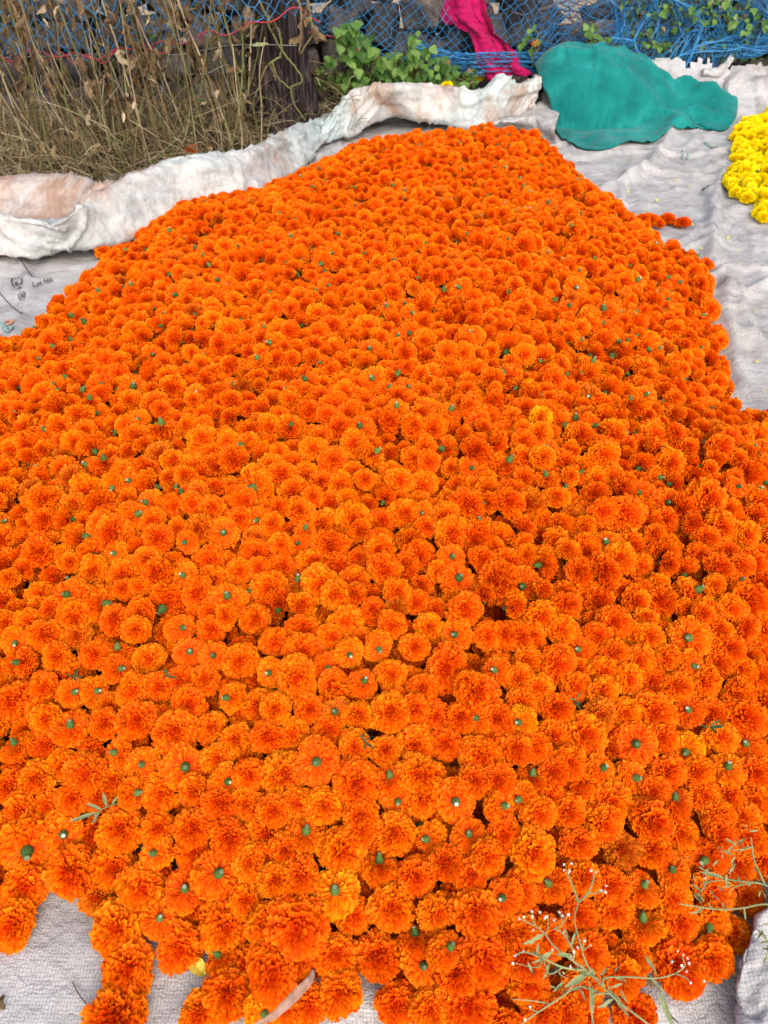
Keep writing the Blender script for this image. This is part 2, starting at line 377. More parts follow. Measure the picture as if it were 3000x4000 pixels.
def heap_hit(px, py, lift):
    d = ray(px, py); t = 0.6
    while t < 6:
        p = CP + d * t
        if p.z <= lift + heap_h(p.x, p.y) + sheet_q(p.x, p.y): return p
        t += 0.004
    return PZ(px, py, lift)

# ------------------------------------------------------------------ the woven sheet
def px_line(pts): return np.array([PZ(x, y, 0)[:2] for x, y in pts])
RIDGES = [(px_line([(2627, 512), (2575, 600), (2520, 680), (2440, 725), (2350, 758)]), 0.040, 0.030),
          (px_line([(2826, 675), (2790, 780), (2774, 870), (2774, 1030), (2835, 1130), (2825, 1240), (2868, 1400), (2900, 1520)]), 0.030, 0.022),
          (px_line([(2990, 1120), (2900, 1165), (2850, 1140)]), 0.03, 0.03),
          (px_line([(2930, 1330), (2905, 1250), (2880, 1200)]), 0.028, 0.025),
          (px_line([(2510, 690), (2640, 750), (2790, 810)]), 0.008, 0.015),
          (px_line([(2790, 640), (2700, 700), (2600, 720)]), 0.012, 0.02),
          (px_line([(2820, 820), (2900, 850), (3000, 880)]), 0.010, 0.02),
          (px_line([(2160, 620), (2190, 600), (2230, 640)]), 0.012, 0.012),
          (px_line([(70, 1000), (108, 1090), (116, 1200), (60, 1330)]), 0.018, 0.014),
          (px_line([(2660, 960), (2700, 930), (2770, 935)]), 0.012, 0.02),
          (px_line([(0, 3820), (300, 3700), (520, 3640)]), 0.006, 0.04),
          (px_line([(2430, 3990), (2600, 3930), (2750, 3850)]), 0.012, 0.02),
          (px_line([(1250, 4000), (1400, 3900), (1450, 3870)]), 0.01, 0.02)]
def crease(x, y, seed):
    wx = x + 0.9 * (vnoise(x * 0.6, y * 0.6, seed + 40) - 0.5); wy = y + 0.9 * (vnoise(x * 0.6, y * 0.6, seed + 41) - 0.5)
    return np.maximum(0, 1 - np.abs(2 * vnoise(wx, wy, seed) - 1) * 8.0)
def sheet_z(x, y):
    x = np.asarray(x, float); y = np.asarray(y, float)
    amp = np.clip((y - 0.9) / 1.6, 0.25, 1) * (1 - 0.85 * np.exp(-(((x + 1.2) / .3) ** 2 + ((y - 2.45) / .4) ** 2)))
    z = 0.030 * fbm(x * 2.1, y * 2.1, 60, 3) * amp
    z = z + amp * (0.016 * ridge(x * 2.6 + 5, y * 2.0 + 3, 70) + 0.020 * crease(x * 2.2 + 1, y * 1.9, 71) + 0.015 * crease(x * 4.1 + 2, y * 3.6 + 7, 73) + 0.009 * crease(x * 7.5, y * 7.1, 77) + 0.004 * ridge(x * 10, y * 9, 72) + .003 * ridge(x * 19, y * 17, 76))
    z = z + 0.004 * fbm(x * 22, y * 22, 74, 3)
    for L, a, w in RIDGES:
        z = z + a * np.exp(-(seg_dist(L, x, y, False) / w) ** 1.2)
    # the sheet climbs the verge at the back right
    back = np.clip((y - (4.45 + 0.1 * np.clip(x - 0.8, 0, 2))) / 0.75, 0, 1)
    z = z + np.where(x > 0.2, 0.35 * back ** 1.3 * np.clip((x - 0.2) / 0.5, 0, 1), 0)
    z = z + back * np.clip((x - 0.9) / 0.4, 0, 1) * (0.06 * ridge(x * 4, y * 4, 81) + 0.05 * fbm(x * 5, y * 5, 83, 3))
    return z
GZ = sheet_z(GXX, GYY)
def sheet_q(x, y): return float(look1(GZ, x, y))
sheet = empty('woven_sheet', (0, 2.5, 0))
tag(sheet, 'dirty white woven plastic sheet spread under the flower heaps, its far edge rolled', 'plastic sheet')
FOLDBACK = [(-900, 860), (0, 800), (240, 800), (430, 720), (720, 660), (900, 640), (1050, 610), (1232, 520), (1330, 450), (1420, 400), (1700, 395), (1960, 370), (2118, 340)]
SHEET_POLY = np.array([(lambda q: (q[0] * min(1, 4.72 / q[1]), min(q[1], 4.72)))(PZ(x, y - 45, 0.02)) for x, y in FOLDBACK] + [(0.95, 5.0), (1.45, 5.12), (1.85, 5.05), (2.3, 5.12), (2.7, 5.2), (3.3, 5.1), (3.3, 0.0), (-2.8, 0.0), (-2.8, 1.2)])
def build_sheet():
    s = 0.0145; nx = int(5.9 / s); ny = int(5.1 / s)
    xs = -2.6 + s * np.arange(nx); ys = 0.1 + s * np.arange(ny)
    X, Y = np.meshgrid(xs, ys); Z = sheet_z(X, Y) + 0.002
    keep = poly_inside(SHEET_POLY, X + 0.05 * fbm(X * 9, Y * 9, 90) + 0.09 * fbm(X * 40, Y * 40, 94, 2), Y + 0.10 * fbm(X * 9, Y * 9, 91) + 0.12 * fbm(X * 45, Y * 45, 95, 2))
    idx = -np.ones(X.shape, int); idx[keep] = np.arange(keep.sum())
    V = np.stack([X[keep], Y[keep], Z[keep]], 1) - np.array([0, 2.5, 0])
    a = idx[:-1, :-1]; b = idx[:-1, 1:]; c = idx[1:, 1:]; d = idx[1:, :-1]
    ok = (a >= 0) & (b >= 0) & (c >= 0) & (d >= 0)
    return mesh_obj('spread_sheet', V, np.stack([a[ok], b[ok], c[ok], d[ok]], 1), M['sheet'], sheet)
build_sheet()

def crease(x, y, seed):
    wx = x + 0.9 * (vnoise(x * 0.6, y * 0.6, seed + 40) - 0.5); wy = y + 0.9 * (vnoise(x * 0.6, y * 0.6, seed + 41) - 0.5)
    return np.maximum(0, 1 - np.abs(2 * vnoise(wx, wy, seed) - 1) * 8.0)
def patch(name, rows, nu, nv, mat, parent, amp=0.008, seed=0, long=0.006, origin=(0, 2.5, 0), fr=9.0):
    """surface through a grid of control points rows[station][across]"""
    dense = [catmull(r, nv) for r in rows]
    K = len(dense[0]); cols = [catmull([d[k] for d in dense], nu) for k in range(K)]
    A = np.array(cols)                                    # K x L x 3
    K, L = A.shape[:2]
    du = np.gradient(A, axis=1); dv = np.gradient(A, axis=0)
    Nn = np.cross(du, dv); Nn /= np.linalg.norm(Nn, axis=2)[..., None] + 1e-9
    su = np.cumsum(np.linalg.norm(du, axis=2), axis=1); sv = np.cumsum(np.linalg.norm(dv, axis=2), axis=0)
    h = amp * (2.2 * fbm(su * fr, sv * fr, seed, 4) + 0.9 * ridge(su * 11 + sv * 4, sv * 9 - su * 3, seed + 5) + 0.6 * ridge(su * 26, sv * 22 + su * 9, seed + 6) + 0.35 * ridge(su * 47 + sv * 20, sv * 40 - su * 12, seed + 8)) + long * (ridge(su * 3.2 + seed, sv * 16 + su * 2.0, seed + 7) * 0.7 + 0.8 * crease(su * 4.5 - sv * 3, sv * 5.5 + su * 2.5, seed + 9) + 0.5 * crease(su * 11 + sv * 6, sv * 12, seed + 10) + 0.3 * crease(su * 22, sv * 20 + su * 7, seed + 11))
    A = A + Nn * h[..., None] - np.array(origin)
    V = A.reshape(-1, 3)
    i = np.arange((L - 1) * (K - 1)); r = i // (L - 1); c = i % (L - 1); a = r * L + c
    F = np.stack([a, a + 1, a + L + 1, a + L], 1)
    return mesh_obj(name, V, F, mat, parent)
def station(lip, lz, crest, cz, back=None, bz=None, dip=0.05):
    L = PZ(lip[0], lip[1], lz); K = PZ(crest[0], crest[1], cz)
    h = K - L; hor = Vector((h.x, h.y, 0)); out = Vector((-0.25, 1, 0)).normalized()
    mid = L.lerp(K, 0.45) - out * 0.008 + Vector((0, 0, 0.004))
    up = L.lerp(K, 0.84) - out * 0.014 + Vector((0, 0, 0.016))
    under = L + out * 0.07 + Vector((0, 0, -0.004)); deep = L + out * 0.16 + Vector((0, 0, -0.01))
    if back is None:
        B = K + out * 0.07 + Vector((0, 0, -0.045)); D = K + out * 0.025 + Vector((0, 0, -0.006))
    else:
        B = PZ(back[0], back[1], bz); D = K.lerp(B, 0.45); D.z = min(K.z, B.z) - dip
    foot = B + out * 0.16; foot.z = -0.01; fm = B + out * 0.09; fm.z = B.z * 0.62
    return [deep, under, L, mid, up, K, D, B, fm, foot]
ST1 = [station((-520, 1000), .05, (-520, 850), .15, (-520, 700), .2), station((-200, 998), .05, (-200, 855), .15, (-200, 694), .2), station((0, 1000), .05, (0, 860), .15, (0, 692), .2), station((150, 1002), .05, (120, 868), .15, (150, 684), .2),
       station((270, 970), .05, (235, 872), .16, (290, 700), .19, .04), station((500, 928), .05, (385, 752), .20, (420, 722), .19, .02), station((705, 850), .06, (640, 636), .21), station((850, 800), .06, (780, 618), .21), station((970, 768), .06, (905, 604), .19), station((1085, 708), .05, (1010, 576), .17),
       station((1180, 640), .05, (1110, 520), .15), station((1262, 560), .05, (1225, 480), .12), station((1320, 505), .03, (1290, 460), .08)]
patch('rolled_edge', ST1, 22, 7, M['roll'], sheet, 0.0045, 3, 0.020, fr=4.0)
ST2 = [station((1215, 590), .03, (1270, 500), .09), station((1275, 553), .04, (1325, 425), .16), station((1370, 520), .05, (1400, 363), .21), station((1530, 455), .09, (1515, 348), .23), station((1656, 466), .09, (1670, 340), .23),
       station((1740, 482), .07, (1755, 355), .21), station((1830, 490), .06, (1862, 362), .20), station((1905, 482), .07, (1958, 303), .26), station((2000, 450), .08, (2025, 330), .22), station((2080, 412), .10, (2108, 300), .23)]
patch('rolled_edge', ST2, 22, 7, M['roll'], sheet, 0.0045, 13, 0.022, fr=4.0)
# lower flap of sheet under the teal bundle, in front of the second roll
FL = []
for a, b, c in [((1860, 505, .03), (1880, 488, .06), (1905, 480, .05)), ((2000, 500, .03), (2010, 470, .085), (2020, 455, .06)), ((2090, 520, .03), (2095, 460, .10), (2100, 418, .09)), ((2180, 560, .02), (2170, 500, .09), (2190, 430, .08))]:
    FL.append([PZ(*a), PZ(a[0], a[1] - 12, a[2] + .015), PZ(*b), PZ(*c)])
patch('loose_flap', FL, 16, 8, M['sheet'], sheet, 0.01, 23, 0.01)
# flap at the near right corner, standing up from the ground
FR = []
for lx, ly, lz, mx, my, mz, rx, ry, rz in [(2890, 4120, .02, 2960, 4120, .07, 3120, 4120, .05), (2850, 3950, .03, 2910, 3930, .06, 3100, 3900, .06), (2862, 3780, .05, 2915, 3770, .075, 3080, 3740, .055), (2895, 3650, .06, 2950, 3625, .085, 3080, 3600, .07), (2945, 3560, .07, 2990, 3545, .09, 3080, 3500, .07), (3010, 3470, .06, 3040, 3460, .07, 3100, 3420, .06)]:
    L = PZ(lx, ly, lz); FR.append([L + Vector((.035, 0, -.03)), L, PZ(mx, my, mz), PZ(rx, ry, rz), PZ(rx + 160, ry, .0)])
patch('corner_flap', FR, 18, 9, M['sheet'], sheet, 0.0065, 33, 0.012)
# torn, folded tongue of sacking at the back right
def sheet_hit(px, py, lift):
    d = ray(px, py); t = 2.5
    while t < 7:
        p = CP + d * t
        if p.z <= lift + sheet_q(p.x, p.y): return p
        t += 0.01
    return PY(px, py, 5.1)
def torn_flap():
    rows = []
    for px, py, w, lf in [(2838, 402, 6, .01), (2852, 362, 26, .03), (2866, 322, 38, .045), (2884, 288, 44, .04), (2900, 256, 40, .02)]:
        rows.append([sheet_hit(px - w, py, lf * .3), sheet_hit(px - w * .4, py, lf), sheet_hit(px + w * .3, py, lf * .8), sheet_hit(px + w, py, .004)])
    patch('torn_flap', rows, 10, 8, M['sheet'], sheet, 0.004, 43, 0.004)
    rows = []
    for px, py, w in [(2742, 284, 5), (2785, 290, 14), (2822, 276, 20), (2842, 250, 18), (2856, 228, 6)]:
        c = sheet_hit(px, py, .02); rows.append([c + Vector((0, .0, -.02)), c + Vector((.0, -.015, .0)), c + Vector((.005, .01, w * .0016)), c + Vector((.01, .04, w * .0010))])
    patch('torn_flap', rows, 10, 8, M['sheet'], sheet, 0.010, 47, 0.006)
torn_flap()
# printing on the sheet
def on_sheet(o, a, lift=0.006):
    me = o.data
    for v in me.vertices:
        v.co.z = float(sheet_z(v.co.x, v.co.y + 2.5)) + lift + 0.002
def lettering(txt, px, py, size, ang, name='printed_lettering', mat='ink'):
    cu = bpy.data.curves.new('t', 'FONT'); cu.body = txt; cu.size = size; cu.offset = size * .012
    t = bpy.data.objects.new('t', cu); C.objects.link(t)
    dg = bpy.context.evaluated_depsgraph_get()
    me = bpy.data.meshes.new_from_object(t.evaluated_get(dg)); bpy.data.objects.remove(t)
    ca, sa = math.cos(ang), math.sin(ang)
    for v in me.vertices:
        x, y = v.co.x, v.co.y; q = PZ(px + ca * x - sa * y * .6, py - sa * x - ca * y, 0.01); v.co = Vector((q.x, q.y - 2.5, 0))
    me.materials.clear(); me.materials.append(M[mat]); me.name = name
    o = link(bpy.data.objects.new(name, me), sheet); on_sheet(o, 0); return o
lettering('Lot No.', 130, 1124, 27, RAD(22))
def ink_strip(name, loops, w, mat='ink'):
    mb = MB()
    for pts in loops:
        P = [PZ(x, y, .01) for x, y in pts]
        Q = catmull([(p.x, p.y) for p in P], 5) if len(P) > 2 else np.array([(p.x, p.y) for p in P])
        T = np.gradient(Q, axis=0); T /= np.linalg.norm(T, axis=1)[:, None] + 1e-9
        n = np.stack([-T[:, 1], T[:, 0]], 1) * w
        V = [(q[0] + s * k[0], q[1] - 2.5 + s * k[1], 0) for q, k in zip(Q, n) for s in (-1, 1)]
        F = [(2 * i, 2 * i + 1, 2 * i + 3, 2 * i + 2) for i in range(len(Q) - 1)]
        mb.add(V, F)
    o = mb.build(name, M[mat], sheet, False); on_sheet(o, 0); return o
ink_strip('recycling_mark', [[(44, 1094), (58, 1091), (80, 1091)], [(86, 1094), (84, 1112), (78, 1108)], [(64, 1129), (75, 1131), (83, 1122)], [(75, 1131), (77, 1122)], [(44, 1098), (52, 1118), (60, 1122)], [(44, 1098), (50, 1090)], [(64, 1100), (61, 1109), (66, 1114), (71, 1109), (65, 1106)]], 0.0024)
ink_strip('food_mark', [[(87 + 13 * math.cos(a), 1161 + 15 * math.sin(a)) for a in np.linspace(0, 6.283, 13)], [(82, 1168), (88, 1152), (93, 1168)], [(84, 1163), (92, 1163)]], 0.0016)
ink_strip('printed_line', [[(0, 1146), (30, 1180), (60, 1208), (95, 1240)]], 0.0016)
ink_strip('printed_line', [[(50, 1000), (90, 1040), (128, 1082)]], 0.002)
ink_strip('printed_emblem', [[(0, 1260), (14, 1275), (24, 1300)], [(20, 1292), (36, 1284), (52, 1296), (36, 1304), (20, 1292)]], 0.006, 'ink_green')
ink_strip('printed_emblem', [[(22, 1262), (34, 1252), (48, 1262), (40, 1272), (26, 1270)]], 0.007, 'ink_orange')
ink_strip('printed_scrawl', [[(2650, 590), (2665, 600), (2668, 620)], [(2672, 596), (2690, 604), (2684, 622)], [(2664, 606), (2690, 590)]], 0.004, 'ink_green')
ink_strip('printed_scrawl', [[(2755, 552), (2780, 572), (2806, 586)], [(2785, 905), (2795, 915), (2792, 925)]], 0.004, 'ink_green')
ink_strip('printed_scrawl', [[(2738, 750), (2748, 744), (2742, 756), (2752, 752)], [(2756, 752), (2762, 742)]], 0.003, 'ink')

# ------------------------------------------------------------------ marigold meshes (unit radius, face towards +Z)
def marigold_geo(seed, n=230, loose=0.0, dark_centre=False, flat=0.76, nb=24):
    R = random.Random(seed); V = []; F = []; Tn = []; Mi = []
    e2, a2, e3, a3, lx_, ly_ = R.uniform(.02, .13), R.uniform(0, 6), R.uniform(.0, .08), R.uniform(0, 6), R.gauss(0, .14), R.gauss(0, .14)
    S = np.linspace(-0.5, 0.5, 9); Tt = np.array([0.0, 0.55, 1.0])
    TI = np.repeat(Tt, 9); SS = np.tile(S, 3)
    def petal(th, ph, W, A, tipr, tw, bend, tint, t0=0.52):
        cp, sp = math.cos(ph), math.sin(ph); tipr *= 1 + e2 * math.cos(2 * (ph - a2)) + e3 * math.cos(3 * (ph - a3))
        zt = flat if th < math.pi / 2 else 0.48
        rho1 = math.sin(th) * tipr; z1 = math.cos(th) * zt * tipr
        b0 = (0.10 * math.sin(th), -0.28); b2 = (rho1, z1)
        b1 = (rho1 * (0.45 - bend), -0.28 + (z1 + 0.28) * (0.80 + bend) + (0.10 if th > 1.7 else 0))
        k = R.uniform(1.0, 2.3); p0 = R.uniform(0, 6.28); p1 = R.uniform(0, 6.28); o = len(V)
        t = t0 + (1 - t0) * TI - TI * (0.075 * (2 * SS) ** 4 + 0.022 * np.sin(17 * SS + p1))
        q0 = (1 - t) ** 2 * b0[0] + 2 * t * (1 - t) * b1[0] + t * t * b2[0]; q1 = (1 - t) ** 2 * b0[1] + 2 * t * (1 - t) * b1[1] + t * t * b2[1]
        d0 = 2 * (1 - t) * (b1[0] - b0[0]) + 2 * t * (b2[0] - b1[0]); d1 = 2 * (1 - t) * (b1[1] - b0[1]) + 2 * t * (b2[1] - b1[1])
        L = np.sqrt(d0 * d0 + d1 * d1) + 1e-9; d0 = d0 / L; d1 = d1 / L
        # in the (er, ep, ez) frame: T = (d0, 0, d1), T x ep = (-d1, 0, d0)
        c, sn = math.cos(tw), math.sin(tw)
        off = W * (0.42 + 0.58 * TI) * SS; ruf = A * (0.25 + 0.75 * TI ** 1.3) * np.sin(6.283 * k * SS + p0)
        # side = c*ep + sn*N ; nn = T x side = c*N - sn*ep
        er_ = q0 + (sn * off + c * ruf) * -d1; ez_ = q1 + (sn * off + c * ruf) * d0; ep_ = c * off - sn * ruf
        X = er_ * cp - ep_ * sp + lx_ * np.maximum(ez_, 0); Y = er_ * sp + ep_ * cp + ly_ * np.maximum(ez_, 0)
        V.extend(zip(X.tolist(), Y.tolist(), ez_.tolist()))
        for ti in TI: Tn.append(min(1, max(0, tint + 0.8 * (ti - 0.62) + R.uniform(-.05, .05))))  # redder throat, paler tip; gradient deepened to put crevice shade into the colour
        for i in range(2):
            for j in range(8):
                a = o + i * 9 + j; F.append((a, a + 1, a + 10, a + 9)); Mi.append(0)
    ga = math.pi * (3 - math.sqrt(5))
    for i in range(n):
        u = (i + 0.5) / n
        c = 1 - u * (1 - math.cos(RAD(136))); th = math.acos(c)
        th += R.uniform(-.05, .05)
        ph = i * ga + R.uniform(-.2, .2)
        inner = max(0, 1 - th / 0.75)
        W = (0.35 + 0.10 * loose) * (1 - 0.30 * inner) * R.uniform(0.8, 1.25)
        A = (0.062 + 0.02 * loose) * (1 - 0.40 * inner) * R.uniform(0.6, 1.4)
        tip = 1.02 + R.uniform(-.17, .04) + .07 * math.sin(5 * ph + 9 * th + seed) * math.sin(7 * th + seed) - (0.10 * max(0, th - 1.9)) - (0.16 * inner if dark_centre else -0.03 * inner)
        petal(th, ph, W, A, tip, R.gauss(0, 0.6), R.uniform(-.05, .12), R.uniform(.25, .75))
    for i in range(nb):      # broad ray florets of the underside
        ph = 6.283 * i / nb + R.uniform(-.1, .1)
        petal(RAD(R.uniform(118, 146)), ph, 0.30 * R.uniform(.85, 1.2), 0.12, R.uniform(0.80, 1.0) / math.sin(RAD(118)) * 0.74, R.gauss(0, .5), -0.05, R.uniform(.35, .8), 0.12)
    # petal bases filling the heart
    o = len(V); rings = 5; seg = 10
    for i in range(rings + 1):
        a = math.pi * i / rings
        for j in range(seg):
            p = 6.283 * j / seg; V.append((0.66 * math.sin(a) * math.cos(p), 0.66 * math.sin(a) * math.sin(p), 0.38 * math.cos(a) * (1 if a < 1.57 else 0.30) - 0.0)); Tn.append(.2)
    for i in range(rings):
        for j in range(seg):
            F.append((o + i * seg + j, o + (i + 1) * seg + j, o + (i + 1) * seg + (j + 1) % seg, o + i * seg + (j + 1) % seg)); Mi.append(1)
    return V, F, Tn, Mi
CAL_PROF = [(0.14, -0.10), (0.19, -0.20), (0.205, -0.32), (0.19, -0.44), (0.15, -0.54), (0.105, -0.60), (0.092, -0.64), (0.105, -0.68)]
def calyx_geo(seed):
    R = random.Random(seed); V = []; F = []; n = 12
    for i, (r, z) in enumerate(CAL_PROF):
        for k in range(n):
            a = 6.283 * k / n; rr = r * (1 + (0.05 if k % 2 else -0.03) * (1 if i < 5 else 0))
            V.append((rr * math.cos(a) + 0.03 * z * R.random() * 0.3, rr * math.sin(a), z * 1.02))
    for i in range(len(CAL_PROF) - 1):
        for k in range(n):
            F.append((i * n + k, (i + 1) * n + k, (i + 1) * n + (k + 1) % n, i * n + (k + 1) % n))
    return V, F
def cut_geo():
    n = 10; V = []; F = []
    for r, z in ((0.098, -0.692), (0.08, -0.712), (0.035, -0.700)):
        for k in range(n): V.append((r * math.cos(6.283 * k / n), r * math.sin(6.283 * k / n), z))
    for i in range(2):
        for k in range(n): F.append((i * n + k, (i + 1) * n + k, (i + 1) * n + (k + 1) % n, i * n + (k + 1) % n))
    F.append(tuple(2 * n + k for k in range(n))[::-1]); return V, F
GEO = {}
def petal_mesh(name, seed, pm, cm, calyx, **kw):
    if seed not in GEO: GEO[seed] = marigold_geo(seed, **kw)
    V, F, Tn, Mi = GEO[seed]; mats = [pm, cm]
    if calyx:
        cv, cf = calyx_geo(seed); o = len(V); V = list(V) + cv; F = list(F) + [tuple(i + o for i in f) for f in cf]; Mi = Mi + [2] * len(cf)
        cv, cf = cut_geo(); o = len(V); V = V + cv; F = F + [tuple(i + o for i in f) for f in cf]; Mi = Mi + [3] * len(cf); mats = mats + [M['calyx'], M['cut']]
        Tn = Tn + [0.5] * (len(V) - len(Tn))
    me = bpy.data.meshes.new(name); me.from_pydata([tuple(v) for v in V], [], F)
    for m in mats: me.materials.append(m)
    me.polygons.foreach_set('material_index', np.array(Mi, dtype=np.int32)); me.polygons.foreach_set('use_smooth', np.ones(len(F), dtype=bool))
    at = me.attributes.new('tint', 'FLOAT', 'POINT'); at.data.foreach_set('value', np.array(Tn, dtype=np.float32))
    me.update(); return me
VAR = [dict(seed=1, n=290), dict(seed=2, n=255, loose=.5), dict(seed=3, n=300, dark_centre=True), dict(seed=4, n=215, loose=1.0), dict(seed=5, n=290, flat=.9), dict(seed=6, n=260, flat=.64), dict(seed=7, n=195, loose=1.3, flat=.66), dict(seed=8, n=240, loose=.8, flat=.85), dict(seed=9, n=270, flat=.7), dict(seed=10, n=200, loose=1.5, flat=.66)]
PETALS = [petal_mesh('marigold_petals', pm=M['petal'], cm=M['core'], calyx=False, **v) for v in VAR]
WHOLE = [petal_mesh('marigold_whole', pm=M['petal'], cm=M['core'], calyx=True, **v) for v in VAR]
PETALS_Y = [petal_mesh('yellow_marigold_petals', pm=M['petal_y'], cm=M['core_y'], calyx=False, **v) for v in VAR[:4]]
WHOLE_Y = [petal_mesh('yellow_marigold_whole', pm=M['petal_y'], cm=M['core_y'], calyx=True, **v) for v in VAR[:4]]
def me_simple(name, vf, mat):
    me = bpy.data.meshes.new(name); me.from_pydata([tuple(v) for v in vf[0]], [], vf[1]); me.materials.append(mat)
    me.polygons.foreach_set('use_smooth', np.ones(len(vf[1]), dtype=bool)); return me
CAL = [me_simple('calyx', calyx_geo(s), M['calyx']) for s in (1, 2, 3)]
CUT = me_simple('cut_stem', cut_geo(), M['cut'])

def rot_to(axis, spin):
    q = Vector((0, 0, 1)).rotation_difference(Vector(axis).normalized())
    return (q.to_matrix() @ Matrix.Rotation(spin, 3, 'Z'))

